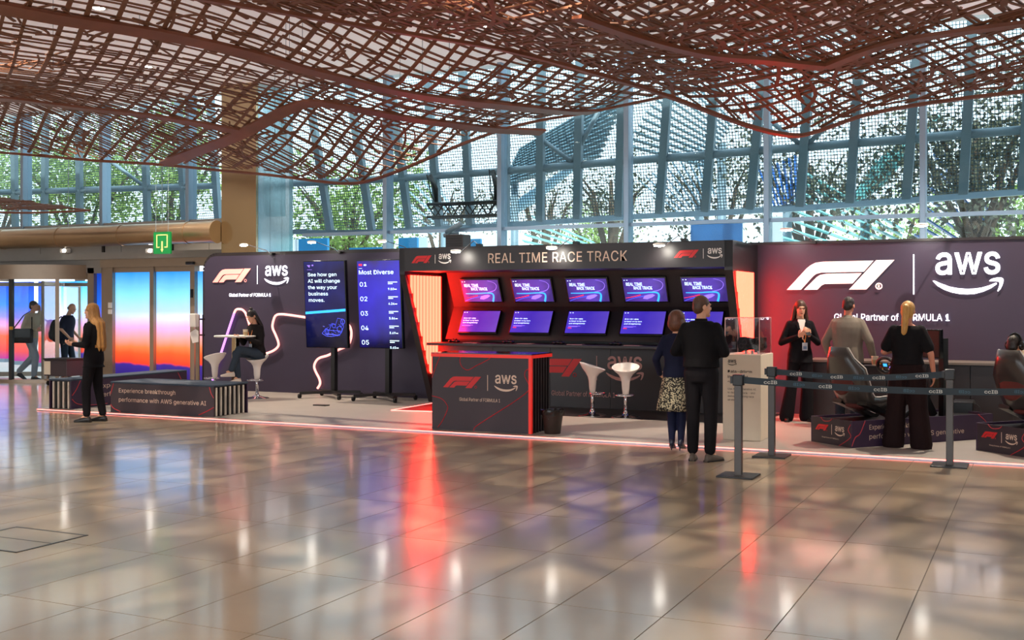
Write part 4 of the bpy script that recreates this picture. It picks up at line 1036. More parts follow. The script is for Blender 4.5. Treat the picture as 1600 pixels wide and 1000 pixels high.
# ------------------------------------------------------------------ two upholstered benches with slatted ends
def bench(label, O, ang, L, D_, H, flip, words):
    """front face runs from O along ang; depth D_ behind it. flip: slats on the far end instead of the near end"""
    t = thing('bench', label, 'bench', (O.x, O.y, ZT), ang, group='printed benches on the platform')
    obj('front_panel', MB().bb(0, L, 0, .02, 0, H - .03), 'counter_print' if words == 2 else 'purple_print', t, local=True)
    obj('core', MB().bb(.06, L - .06, .02, D_ - .02, 0, H - .03), 'black', t, local=True)
    obj('back_panel', MB().bb(0, L, D_ - .02, D_, 0, H - .03), 'purple_print', t, local=True)
    obj('cushion', MB().bb(-.005, L + .005, -.005, D_ + .005, H - .03, H), 'cushion_blue', t, local=True, bevel=.01)
    for xs in ((0, L) if words == 2 else (0, L)):
        y = .045
        while y < D_ - .04:
            obj('slat', MB().bb(xs - .012 if xs else -.005, xs + .012 if xs else .02, y, y + .022, 0.01, H - .04), 'slat_cream', t, local=True); y += .105
    f = Fr((0, 0, 0), (1, 0, 0), (0, 0, 1), (0, -1, 0))
    if words == 2:
        text('slogan_lettering', 'Experience breakthrough', f, .17, H - .185, L * .555, .085, 'print_cream', t, local=True, words=True)
        text('slogan_lettering', 'performance with AWS generative AI', f, .17, H - .325, L * .845, .085, 'print_cream', t, local=True, words=True)
        segs = [[(.06, H - .03), (-.0, H - .2)], [(0, .12), (.06, .06), (.2, .01)], [(L - .08, H - .03), (L - .05, H - .12), (L, H - .19)], [(L, H - .33), (L - .1, H - .38), (L - .28, .02)]]
    else:
        text('slogan_lettering', 'Experience\nperformance', f, .62, H - .345, .85, .24, 'print_cream', t, local=True, words=True)
        segs = [[(.2, H - .03), (.1, H - .18), (.02, H - .26)], [(.02, .16), (.15, .07), (.5, .03), (.8, .03)], [(L - .25, H - .03), (L - .1, H - .25)]]
    for s_ in segs: obj('track_line', MB().tube([f.p(p.x, p.y, .002) for p in smooth_path([Vector((a, b_, 0)) for a, b_ in s_], 4)], .007, 4), 'print_line', t, local=True)
    return t
A_ = W(173, 643.5, z=ZT); B_ = W(334, 652, z=ZT)
bench('front bench with two-line slogan and a slatted right end', A_, math.atan2(B_.y - A_.y, B_.x - A_.x), (B_ - A_).length, .80, .475, False, 2)
A_ = W(111, 639.5, z=ZT); B2 = W(292, 578, z=ZT + .475); dirv = (B2 - A_); 
bench('rear bench running away behind the blonde woman, blue cushion top', A_, math.atan2(dirv.y, dirv.x), math.hypot(dirv.x, dirv.y), .46, .475, False, 1)
# ------------------------------------------------------------------ bar stools
def stool_proto(label):
    t = thing('bar_stool', label, 'stool', (0, 0, 0), group='white tulip bar stools')
    obj('base', MB().lathe([(.215, 0), (.215, .008), (.19, .016), (.1, .03), (.05, .05), (.032, .075), (.03, .1)], n=32), 'chrome', t, local=True, smooth='auto')
    obj('column', MB().tube([(0, 0, .08), (0, 0, .42)], .026, 14), 'chrome', t, local=True, smooth=True)
    obj('foot_ring', MB().tube([(math.cos(a) * .14, -.08 + math.sin(a) * .12, .33) for a in [k * PI / 12 for k in range(24)]], .012, 8, True).bar((0, -.01, .33), (0, .03, .33), .05, .03), 'chrome', t, local=True, smooth=True)
    rings = []
    prof = [(.045, .34), (.055, .42), (.062, .52), (.075, .58), (.11, .635), (.165, .685), (.20, .73), (.205, .745), (.195, .74), (.16, .70), (.10, .665), (.03, .655)]
    for r, z in prof:
        tl = max(0, (z - .6)) * .9
        rings.append([(math.cos(2 * PI * j / 28) * r, math.sin(2 * PI * j / 28) * r * .95, z + math.sin(2 * PI * j / 28) * tl * r * 2.2) for j in range(28)])
    obj('seat', MB().loft(rings), 'white_gloss', t, local=True, smooth=True)
    return t
sp_ = stool_proto('white tulip bar stool in front of the console, left of the pair')
q = W(922, 650, z=ZT + .004); sp_.location = (q.x, q.y + .1, ZT + .004); sp_.rotation_euler = (0, 0, 1.9); WM[sp_.name] = Matrix.Identity(4)
def stool(px, py, rz, label, dy=.1, zz=ZT + .004):
    q = W(px, py, z=zz); return copy_tree(sp_, (q.x, q.y + dy, zz), rz, label)
stool(974, 653, .25, 'white tulip bar stool in front of the console, right of the pair')
stool(1066, 657, 0, 'bar stool mostly hidden behind the couple in dark clothes')
stool(396, 623, .3, 'white tulip bar stool carrying the seated woman', zz=ZT)
stool(330, 620, -1.7, 'white tulip bar stool behind the front bench, beside the sanitizer stand', zz=ZT)
# ------------------------------------------------------------------ high table, cup
q = W(368, 524, V=15.75); tx, ty, tz_ = q.x, 15.75, q.z
ht_ = thing('high_table', 'white round bar table where the woman sits', 'table', (tx, ty, ZT))
obj('table_top', MB().lathe([(.36, tz_ - .03), (.37, tz_ - .024), (.37, tz_ - .006), (.36, tz_)], (tx, ty, 0), 36), 'white_paint', ht_, smooth='auto')
obj('table_pole', MB().bb(tx - .05, tx + .05, ty - .05, ty + .05, ZT + .02, tz_ - .03), 'steel', ht_, bevel=.01)
obj('table_base', MB().lathe([(.26, ZT), (.26, ZT + .012), (.06, ZT + .03)], (tx, ty, 0), 28), 'chrome', ht_)
def cup(p, label, h=.11, r=.042):
    t = thing('paper_cup', label, 'cup', p)
    obj('cup_wall', MB().lathe([(r * .72, 0), (r, h), (r * .95, h), (r * .68, .006)], n=18), mat('cup_cream', 'e9dcc0', .5), t, local=True, smooth='auto')
    obj('sleeve', MB().lathe([(r * .8, h * .15), (r * .96, h * .6), (r * .98, h * .6), (r * .82, h * .15)], n=18), mat('cup_sleeve', 'c9a878', .6), t, local=True)
    obj('coffee', MB().lathe([(r * .9, h * .85), (r * .9, h * .86)], n=18), mat('coffee', '6a4a2a', .3), t, local=True)
    return t
q = W(384.5, 524, V=15.7); cup((q.x, 15.68, tz_), 'takeaway coffee cup on the white bar table')
# ------------------------------------------------------------------ sanitizer stand and slim floor lamp beside the door
q = W(309, 596, z=ZT); sx, sv = q.x, 16.4
q = W(308, 540, V=sv); sx = q.x
sn = thing('sanitizer_stand', 'white hand sanitizer dispenser stand left of the display wall', 'stand', (sx, sv, ZT))
obj('stand_pole', MB().bb(sx - .04, sx + .04, sv, sv + .03, ZT, 1.5), 'alu_warm', sn)
obj('stand_base', MB().bb(sx - .2, sx + .2, sv - .15, sv + .2, ZT, ZT + .012), 'alu_warm', sn)
def zb(y): return W(308, y, V=sv).z
obj('dispenser', MB().bb(sx - .10, sx + .05, sv - .1, sv, zb(511), zb(490)), 'white_paint', sn, bevel=.015)
obj('notice_board', MB().prism(Fr((sx, sv - .06, 0), (1, 0, 0), (0, 0, 1), (0, -1, 0)), [(-.12, zb(520)), (.02, zb(514)), (.09, zb(517)), (.09, zb(534)), (-.05, zb(536))], 0, .01), 'white_gloss', sn)
lx = W(317, 540, V=sv + .2).x
ll = thing('light_rod', 'slim black stand with clips beside the display wall edge', 'stand', (lx, sv + .2, ZT))
obj('rod', MB().tube([(lx, sv + .2, ZT), (lx, sv + .2, zb(492))], .012, 8), 'black', ll); obj('foot', MB().lathe([(.12, ZT), (.12, ZT + .01), (.02, ZT + .02)], (lx, sv + .2, 0), 16), 'black', ll)
for y in (499, 524): obj('clip', MB().bb(lx - .07, lx + .03, sv + .18, sv + .22, zb(y) - .015, zb(y) + .015), 'black', ll)
# ------------------------------------------------------------------ trolley case by the revolving door
p0, p1 = W(69, 597, z=.0), W(104, 597, z=.0); Vt = 16.9
a, b_ = W(69, 585, V=Vt), W(104, 563, V=Vt); l_ = W(57, 585, V=Vt + .5)
tc_ = thing('trolley_case', 'dark trolley box with white label left of the rear bench', 'case', (a.x, Vt + .2, 0))
obj('box', MB().bb(a.x, b_.x, Vt, Vt + .5, a.z - .03, b_.z), 'counter_print', tc_, bevel=.01)
obj('lid', MB().bb(a.x - .015, b_.x + .015, Vt - .015, Vt + .515, b_.z, b_.z + .03), 'black_panel', tc_)
obj('label_sheet', MB().bb(a.x + .0, a.x + .18, Vt - .004, Vt, a.z + .0, b_.z - .03), 'cream', tc_)
obj('trolley_frame', MB().bb(a.x, b_.x, Vt, Vt + .5, .1, .14).bb(a.x + .03, a.x + .07, Vt + .03, Vt + .07, .1, a.z - .03).bb(b_.x - .07, b_.x - .03, Vt + .03, Vt + .07, .1, a.z - .03).bb(a.x + .03, a.x + .07, Vt + .42, Vt + .46, .1, a.z - .03).bb(b_.x - .07, b_.x - .03, Vt + .42, Vt + .46, .1, a.z - .03), 'alu_warm', tc_)
for x in (a.x + .06, b_.x - .06):
    for y in (Vt + .06, Vt + .44): obj('caster', MB().tube([(x - .015, y, .05), (x + .015, y, .05)], .05, 12), 'rubber', tc_, smooth='auto')
# ------------------------------------------------------------------ display plinth with acrylic case and engine part
q0, q1 = W(1128, 687, z=ZT), W(1190, 689, z=ZT); pv = (q0.y + q1.y) / 2; px0, px1 = q0.x, q1.x; pd = W(1208, 650, U=px1).y - pv; pz = W(1128, 553.5, V=pv).z
pl_ = thing('display_plinth', 'cream display plinth with black text and clear acrylic case', 'plinth', ((px0 + px1) / 2, pv + pd / 2, ZT))
obj('plinth_body', MB().bb(px0, px1, pv, pv + pd, ZT, pz), 'cream', pl_, bevel=.004)
glass('acrylic', 'f4f4f6', .015)
cz = W(1131, 496.5, V=pv + .02).z
for (x_a, x_b, y_a, y_b) in ((px0 + .02, px1 - .02, pv + .02, pv + .026), (px0 + .02, px1 - .02, pv + pd - .026, pv + pd - .02), (px0 + .02, px0 + .026, pv + .026, pv + pd - .026), (px1 - .026, px1 - .02, pv + .026, pv + pd - .026)):
    obj('acrylic_pane', MB().bb(x_a, x_b, y_a, y_b, pz, cz), 'acrylic', pl_)
obj('acrylic_lid', MB().bb(px0 + .02, px1 - .02, pv + .02, pv + pd - .02, cz, cz + .006), 'acrylic', pl_)
em = MB(); E_ = [(px0 + .023, pv + .023), (px1 - .023, pv + .023), (px1 - .023, pv + pd - .023), (px0 + .023, pv + pd - .023)]
for i in range(4):
    (xa_, ya_), (xb_, yb_) = E_[i], E_[(i + 1) % 4]
    em.bar((xa_, ya_, pz), (xa_, ya_, cz), .007, .007); em.bar((xa_, ya_, cz), (xb_, yb_, cz), .007, .007)
obj('polished_edges', em, mat('acrylic_edge', 'e8b8b0', .2, noise=.02), pl_)
fpl = front(pv)
pz_ = lambda y: W(1150, y, V=pv).z; pX = lambda x: W(x, 600, V=pv).x
smile_logo(fpl, pX(1137), pz_(571), pX(1151) - pX(1137), pz_(562) - pz_(571), 'print_black', pl_)
text('title_lettering', 'Data-driven\ninsights at\nevery turn', fpl, pX(1137), pz_(600), pX(1175) - pX(1137), pz_(578) - pz_(600), 'print_black', pl_, bold=.012, line=1.0)
text('body_lettering', 'Use AWS generative AI\nto design a track - and\ndeliver a winning race\nstrategy.', fpl, pX(1137), pz_(627), pX(1181) - pX(1137), pz_(606) - pz_(627), 'print_black', pl_)
ex, ey = (px0 + px1) / 2 + .05, pv + pd * .5
en = thing('engine_part', 'dark cast machine part standing inside the acrylic case', 'exhibit', (ex, ey, pz))
eb = MB(); rr = random.Random(9)
f = Fr((ex, ey - .04, pz + .04), (1, 0, 0), (0, 0, 1), (0, -1, 0))
eb.prism(f, [(-.17, 0), (-.13, -.015), (-.06, .0), (.0, .01), (.08, -.005), (.15, .0), (.18, .05), (.165, .12), (.175, .17), (.1, .165), (0, .155), (-.1, .17), (-.16, .165), (-.185, .1)], -.1, 0)
obj('casting', eb, mat('cast_dark', '1c181a', .35, .4), en, bevel=.012)
rb = MB()
for k in range(7):
    x = -.13 + k * .043; z = .05 + .05 * (k % 2) + rr.uniform(0, .02)
    rb.tube([f.p(x + .028 * math.cos(a), z + .03 * math.sin(a), .006) for a in [i * PI / 6 for i in range(12)]], .008, 6, True)
obj('casting_ribs', rb, mat('cast_light', '4a4446', .3, .6), en)
ft = MB()
for x in (-.08, 0.0, .08): ft.lathe([(.016, 0), (.02, .03), (.012, .045)], (ex + x, ey, pz), 10)
obj('support_feet', ft, 'white_gloss', en)
# ------------------------------------------------------------------ barrier posts and belts
def barrier(px, py, ytop, label, rz=0.):
    q = W(px, py, z=0); t = thing('barrier_post', label, 'post', (q.x, q.y, 0), rz, group='belt barrier posts'); z1 = W(px, ytop, V=q.y).z
    obj('base_plate', MB().box((0, 0, .008), (.36, .36, .016)), 'black', t, local=True, bevel=.003)
    obj('shaft', MB().box((0, 0, (z1 - .09) / 2), (.07, .07, z1 - .1)), mat('post_grey', '4f4b49', .4, .5), t, local=True, bevel=.004)
    obj('head', MB().box((0, 0, z1 - .055), (.1, .1, .11)), 'black', t, local=True, bevel=.008)
    obj('belt_slot', MB().box((-.062, 0, z1 - .055), (.03, .05, .07)), 'black', t, local=True)
    return q, z1
qa, za = barrier(1154, 744, 585, 'nearest black belt post, in front of the plinth')
qb, zb_ = barrier(1206, 713, 573, 'black belt post standing just right of the plinth')
qc, zc_ = barrier(1484, 728, 577, 'black belt post right of the woman with the ponytail')
mat('belt_navy', '22333f', .6, noise=.05); mat('belt_print', 'c8ccc8', .6, noise=.01); mat('belt_print_blue', '3f6478', .6, noise=.01)
def belt(p0, p1, label, n, hgt=.066):
    d_ = (p1 - p0); L = math.hypot(d_.x, d_.y)
    t = thing('barrier_belt', label, 'belt', (p0 + p1) / 2)
    nrm = Vector((d_.y, -d_.x, 0)).normalized(); nrm = nrm if nrm.y < 0 else -nrm
    P = [p0 + d_ * s + Vector((0, 0, -.05 * math.sin(PI * s))) for s in np.linspace(0, 1, 17)]
    mb = MB(); mb.loft([[q_ + Vector((0, 0, -hgt / 2)) - nrm * .001, q_ + Vector((0, 0, -hgt / 2)) + nrm * .001, q_ + Vector((0, 0, hgt / 2)) + nrm * .001, q_ + Vector((0, 0, hgt / 2)) - nrm * .001] for q_ in P])
    obj('webbing', mb, 'belt_navy', t)
    for k in range(n):
        s = (k + .5) / n; c = p0 + d_ * s + Vector((0, 0, -.05 * math.sin(PI * s))); fr_ = Fr(c, d_, Vector((0, 0, 1)), nrm)
        text('belt_lettering', 'ccIB', fr_, -.07, -.017, .13, .034, 'belt_print', t, bold=.012, lift=.002)
        s2 = (k + 1.0) / n
        if s2 < .99:
            c = p0 + d_ * s2 + Vector((0, 0, -.05 * math.sin(PI * s2))); fr_ = Fr(c, -d_, Vector((0, 0, 1)), nrm)
            text('belt_lettering', 'ccIB', fr_, -.06, -.015, .11, .03, 'belt_print_blue', t, bold=.012, lift=.002)
belt(Vector((qb.x + .05, qb.y, zb_ - .055)), Vector((qc.x - .05, qc.y, zc_ - .055)), 'upper dark blue belt between the two farther posts', 4)
far = W(1680, 613, V=12.2)
belt(Vector((qa.x + .05, qa.y, za - .055)), Vector((far.x, far.y, W(1680, 611, V=far.y).z)), 'lower dark blue belt running right out of the picture', 6)
# ------------------------------------------------------------------ driving simulators
def sim(label, C, ang):
    """origin at the near-left corner of the base; x along the base towards the wheel, y across"""
    t = thing('racing_simulator', label, 'simulator', (C.x, C.y, ZT), ang, group='driving simulators')
    L, D_, H = 2.25, .72, .31
    obj('base_front', MB().bb(0, L, 0, .02, 0, H), 'purple_print', t, local=True); obj('base_back', MB().bb(0, L, D_ - .02, D_, 0, H), 'purple_print', t, local=True)
    obj('base_end', MB().bb(0, .02, .02, D_ - .02, 0, H), 'counter_print', t, local=True); obj('base_end', MB().bb(L - .02, L, .02, D_ - .02, 0, H), 'purple_print', t, local=True)
    obj('base_deck', MB().bb(.02, L - .02, .02, D_ - .02, H - .06, H - .03), 'black', t, local=True)
    f = Fr((0, 0, 0), (1, 0, 0), (0, 0, 1), (0, -1, 0))
    text('slogan_lettering', 'Experience breakthrough', f, .26, .185, .86, .075, 'print_cream', t, local=True, words=True)
    text('slogan_lettering', 'performance with AWS generative', f, .26, .075, 1.5, .075, 'print_cream', t, local=True, words=True)
    obj('track_line', MB().tube([f.p(p.x, p.y, .002) for p in smooth_path([Vector(q) for q in ((.2, .31, 0), (.12, .16, 0), (.05, .12, 0), (0, .02, 0))], 4)], .006, 4), 'print_line', t, local=True)
    obj('track_line', MB().tube([f.p(p.x, p.y, .002) for p in smooth_path([Vector(q) for q in ((L - .25, .31, 0), (L - .1, .18, 0), (L - .2, .02, 0))], 4)], .006, 4), 'print_line', t, local=True)
    e = Fr((0, D_, 0), (0, -1, 0), (0, 0, 1), (-1, 0, 0))
    logo_row(e, [(.08, .155, .24, .075), (.375, .12, .24), (.43, .115, .17, .115), (.2, .07, .3, .016)], 'print_red', 'print_cream', t, local=True)
    obj('track_line', MB().tube([e.p(p.x, p.y, .002) for p in smooth_path([Vector(q) for q in ((.18, .31, 0), (.24, .27, 0), (.34, .28, 0), (.38, .31, 0))], 4)], .005, 4), 'print_line', t, local=True)
    obj('track_line', MB().tube([e.p(p.x, p.y, .002) for p in smooth_path([Vector(q) for q in ((.7, .27, 0), (.66, .2, 0), (.7, .12, 0), (.5, .0, 0))], 4)], .005, 4), 'print_line', t, local=True)
    # bucket seat: shell swept from head rest to knees, open towards +x
    yc = D_ / 2; path = [(.10, 1.16, .15), (.10, 1.02, .19), (.15, .86, .27), (.22, .68, .27), (.30, .52, .25), (.40, .43, .25), (.56, .42, .25), (.74, .50, .24), (.80, .53, .23)]
    outer, shell = [], MB(); rings = []
    for i, (x, z, w) in enumerate(path):
        a_ = Vector((path[min(i + 1, len(path) - 1)][0] - path[max(i - 1, 0)][0], 0, path[min(i + 1, len(path) - 1)][1] - path[max(i - 1, 0)][1])).normalized()
        nn = Vector((-a_.z, 0, a_.x));  nn = nn if (nn.x > 0 or nn.z > .5) else -nn
        if i < 4 and nn.x < 0: nn = -nn
        wing = .03 if i == 0 else (.15 if 1 < i < 7 else .09); r = []
        for (yy, dd) in ((-1, wing), (-1.04, wing * .5), (-.95, 0), (-.6, -.02), (0, -.03), (.6, -.02), (.95, 0), (1.04, wing * .5), (1, wing)): r.append(Vector((x, yc + yy * w, z)) + nn * dd)
        for (yy, dd) in ((.93, wing), (.88, .04), (.5, .015), (0, .01), (-.5, .015), (-.88, .04), (-.93, wing)): r.append(Vector((x, yc + yy * w, z)) + nn * dd)
        rings.append(r)
    obj('bucket_seat', shell.loft(rings), mat('seat_shell', '3a3634', .3, noise=.1, coat=.3), t, local=True, smooth=True)
    obj('seat_pad', MB().ell((.47, yc, .455), (.2, .2, .05)).ell((.2, yc, .8), (.06, .2, .22), R=Matrix.Rotation(.25, 3, 'Y')), mat('seat_red', '5a2420', .8), t, local=True, smooth=True)
    obj('seat_trim', MB().tube([rings[i][0] for i in range(len(rings))], .008, 5).tube([rings[i][8] for i in range(len(rings))], .008, 5), 'white_paint', t, local=True)
    for y in (.14, D_ - .14): 
        obj('side_arm', MB().bar((.28, y, .5), (.85, y, .28), .05, .16, (0, 1, 0)).bar((.85, y, .3), (1.35, y, .62), .05, .12, (0, 1, 0)), 'black', t, local=True)
    obj('pedal_plate', MB().bar((1.0, yc, .32), (1.42, yc, .62), .42, .02, (0, 0, 1)), mat('plate_grey', '6a6260', .35, .6), t, local=True)
    obj('wheel_post', MB().bar((1.6, yc, .28), (1.25, yc, .86), .10, .10).bar((1.25, yc, .86), (1.0, yc, .9), .12, .12), 'black', t, local=True)
    R_ = Matrix.Rotation(math.radians(-15), 3, 'Y')
    wc = Vector((.86, yc, .92))
    rim_ = [wc + R_ @ Vector((0, math.cos(a) * .15, math.sin(a) * .10)) for a in [k * PI / 14 for k in range(28)]]
    wh = obj('steering_wheel', MB().tube(rim_, .022, 8, True).box(wc, (.03, .2, .09), R_), 'black', t, local=True)
    obj('wheel_display', MB().box(wc + R_ @ Vector((-.018, 0, .015)), (.006, .06, .035), R_), 'screen_cyan', wh, local=True)
    for k, (dy, dz_, m_) in enumerate(((-.075, .03, 'button_yellow'), (.075, .03, 'button_yellow'), (-.08, -.01, 'screen_violet'), (.08, -.01, 'print_red'), (-.05, -.035, 'print_white'), (.05, -.035, 'button_yellow'))): obj('wheel_button', MB().ell(wc + R_ @ Vector((-.02, dy, dz_)), (.008, .011, .011), 8, 5), m_, wh, local=True)
    obj('screen_mast', MB().bb(1.64, 1.72, yc - .15, yc - .07, H - .05, 1.25), 'black', t, local=True)
    mo = obj('monitor_panel', MB().box((1.6, yc + .12, 1.18), (.05, .56, .36)), 'black_gloss', t, local=True)
    obj('monitor_screen', MB().box((1.573, yc + .12, 1.18), (.004, .53, .33)), 'black', mo, local=True)
    obj('shelf', MB().bb(1.2, 1.55, D_ - .05, D_ + .25, .86, .89), 'black', t, local=True)
    return t
mat('button_yellow', 'e0a020', .4)
s1 = W(1331, 700, z=ZT); sim('racing simulator with empty bucket seat behind the belts', s1, math.radians(50))
s2 = W(1604, 715, z=ZT); sim('racing simulator at the right edge with a seated racer', s2, math.radians(48))
q = W(1365, 556.5, V=15.0); cup(W(1367, 571, V=14.95), 'coffee cup standing beyond the steering wheel of the empty simulator', .12, .045)
q = W(1367, 571, V=14.95)
t = thing('side_shelf', 'small black shelf carrying the coffee cup by the simulator', 'shelf', (q.x, q.y, ZT)); obj('shelf_board', MB().bb(q.x - .15, q.x + .5, q.y - .12, q.y + .2, q.z - .03, q.z - .001), 'black', t); obj('shelf_post', MB().bb(q.x + .2, q.x + .26, q.y, q.y + .06, ZT, q.z - .03), 'black', t)
q = W(1497, 680, z=ZT)
pc = thing('computer_case', 'black computer box with cable at the end of the empty simulator', 'computer', (q.x, q.y + .25, ZT))
obj('case', MB().box((q.x + .05, q.y + .3, ZT + .21), (.25, .5, .42)), 'black', pc, bevel=.01); obj('power_cable', MB().tube(smooth_path([(q.x + .15, q.y + .3, .42), (q.x + .25, q.y + .25, .35), (q.x + .28, q.y + .2, .04), (q.x + .45, q.y + .15, .03), (q.x + .3, q.y - .1, .03)], 5), .008, 5), 'black', pc)
cup(W(1600, 550, V=16.75) * 1.0 - Vector((0, 0, W(1600, 550, V=16.75).z - .89)), 'white cup on the ledge at the right frame edge', .18, .05)
# ------------------------------------------------------------------ arm lamps on top of the stand walls
def arm_lamp(px, py, V0, zw, reach, label, Wt, aimz=2.0):
    head = W(px, py, V=V0 - reach); base = Vector((head.x + .32, V0 - .02, zw))
    t = thing('arm_lamp', label, 'lamp', base, group='arm floodlights on the stand walls')
    obj('clamp', MB().box(base + Vector((0, 0, .015)), (.08, .1, .04)), 'black', t)
    obj('arm', MB().tube([base, base + Vector((-.05, -.1, .08)), head + Vector((.08, .04, .0))], .008, 6), 'chrome', t)
    d_ = (Vector((head.x, V0, aimz)) - head).normalized()
    obj('lamp_head', MB().ell(head + Vector((0, 0, .012)), (.10, .055, .022)), 'white_paint', t, smooth=True)
    obj('lamp_glass', MB().ell(head + Vector((0, 0, -.006)), (.085, .045, .018)), 'lamp_white', t, smooth=True)
    spot('arm_lamp_light', head + Vector((0, -.03, -.06)), (head.x, V0, aimz), Wt, 140, .9, (1, .93, .8), .06, t)
zwl = W(480, 397, V=VB).z; zwr = W(1350, 379, V=VB).z
arm_lamp(381, 383, VB, zwl, .45, 'arm lamp above the left wall near the steel column', 9)
arm_lamp(487, 378.5, VB, zwl, .45, 'arm lamp above the first tall screen', 9)
arm_lamp(597, 377, VB, zwl, .45, 'arm lamp above the second tall screen', 9)
arm_lamp(1229, 359, VB, zwr, .45, 'arm lamp over the big emblem wall', 9)
arm_lamp(1440, 352, VB, zwr, .45, 'arm lamp over the big smile sign', 9)
arm_lamp(712, 393, VH, ZH1, .22, 'left of three arm lamps lighting the header', 13, 2.2)
arm_lamp(862, 387.5, VH, ZH1, .22, 'middle of three arm lamps lighting the header', 13, 2.2)
arm_lamp(1030, 383, VH, ZH1, .22, 'right of three arm lamps lighting the header', 13, 2.2)
q = W(716, 380, V=17.0); t = thing('speaker_box', 'dark grille loudspeaker behind the header top', 'speaker', (q.x, 17.0, ZH1 - .02)); obj('cabinet', MB().bb(q.x - .17, q.x + .17, 16.85, 17.15, ZH1 - .02, W(716, 367, V=17).z), 'black_panel', t, bevel=.01)
gr = MB()
for k in range(6): gr.bb(q.x - .15, q.x + .15, 16.84, 16.85, ZH1 + .02 + k * .045, ZH1 + .035 + k * .045)
obj('grille', gr, 'rubber', t)
# ------------------------------------------------------------------ people
mat('skin', 'c98f6e', .5, noise=.05, scale=9); mat('skin_fair', 'd8a284', .5, noise=.05, scale=9); mat('skin_rose', 'c4846a', .5, noise=.05)
mat('lip', '9a4a42', .5); mat('eye_dark', '1a1210', .2)
def cloth(nm, c, r=.8, b=.25): return mat(nm, c, r, noise=.14, scale=5, bump=b, bscale=9, spec=.12)
cloth('suit_black', '141317'); cloth('tee_black', '171619'); cloth('shirt_black', '151417'); cloth('trouser_black', '19171b'); cloth('trouser_brown', '241718'); cloth('cardigan_navy', '1d2036'); cloth('tights_navy', '1a1e38', .6, 0)
cloth('shirt_grey', '7d756b'); cloth('denim', '38424f'); cloth('denim_dark', '26303c'); cloth('hoodie_cream', 'c2b29a'); cloth('pants_grey', '9aa0a8'); cloth('shirt_navy', '1d2233'); cloth('jacket_black', '1f1b1c'); cloth('blouse_white', 'e6ddd6', .7, .1)
mat('shoe_black', '121112', .35); mat('shoe_grey', '5f564e', .7, noise=.15); mat('shoe_white', 'd6cbc0', .6); mat('shoe_navy', '1b2038', .3)
def hairm(nm, c): return mat(nm, c, .45, noise=.4, scale=14, stretch=(6, 6, 1), bump=.3, bscale=20)
hairm('hair_blonde', 'a8783e'); hairm('hair_gold', 'c09048'); hairm('hair_brown', '4a2e1f'); hairm('hair_auburn', '5f3520'); hairm('hair_dark', '241a16'); hairm('hair_grey', '8f8078')
def pattern_mat():
    m = mat('skirt_pattern', '8a8268', .8); t = m.node_tree; N = t.nodes; L = t.links
    v = N.new('ShaderNodeTexVoronoi'); v.inputs['Scale'].default_value = 85; cr = N.new('ShaderNodeValToRGB'); tc = N.new('ShaderNodeTexCoord')
    L.new(tc.outputs['Object'], v.inputs[0]); L.new(v.outputs['Color'], cr.inputs[0]); e = cr.color_ramp.elements
    e[0].position = .55; e[0].color = lin('1c1a16'); e[1].position = .6; e[1].color = lin('b8ae92'); L.new(cr.outputs[0], N['Principled BSDF'].inputs['Base Color'])
pattern_mat()
def remeshed(mb, vox, sm, dec):
    me = mb.mesh('shape'); o = bpy.data.objects.new('shape', me); COL.objects.link(o)
    r = o.modifiers.new('r', 'REMESH'); r.mode = 'VOXEL'; r.voxel_size = vox; r.use_smooth_shade = True
    if sm: s = o.modifiers.new('s', 'SMOOTH'); s.factor = .5; s.iterations = sm
    if dec < 1: d_ = o.modifiers.new('d', 'DECIMATE'); d_.ratio = dec
    dg_ = bpy.context.evaluated_depsgraph_get(); out = bpy.data.meshes.new_from_object(o.evaluated_get(dg_))
    bpy.data.objects.remove(o); bpy.data.meshes.remove(me); return out
def hand(mb, wr, d, n, curl, side, k):
    """palm with four unequal jointed fingers and a thumb from the palm's side; n = way the palm faces"""
    d = Vector(d).normalized(); n = Vector(n); n = (n - d * n.dot(d)).normalized(); w = d.cross(n) * side
    Rm = Matrix((w, d, n)).transposed()
    mb.ell(wr + d * .05 * k, (.040 * k, .056 * k, .017 * k), R=Rm)
    for j, (off, L) in enumerate(((-.029, .058), (-.010, .072), (.010, .078), (.028, .070))):
        p = wr + (d * .088 + w * off) * k; a = 0.; pts = [p]
        for s_, fr_ in enumerate((.45, .32, .25)):
            a += curl * (.5 if s_ == 0 else .75); q = p + (d * math.cos(a) + n * math.sin(a)) * L * fr_ * k * 1.15; pts.append(q); p = q
        mb.limb(pts, [.0095 * k, .009 * k, .0085 * k, .0075 * k], 8)
    b = wr + (d * .028 + w * .03) * k; m_ = b + (d * .03 + w * .026 + n * .012) * k; e_ = m_ + (d * .03 + w * (.012 - .02 * min(curl, 1)) + n * .012) * k
    mb.limb([b, m_, e_], [.014 * k, .0115 * k, .009 * k], 8)
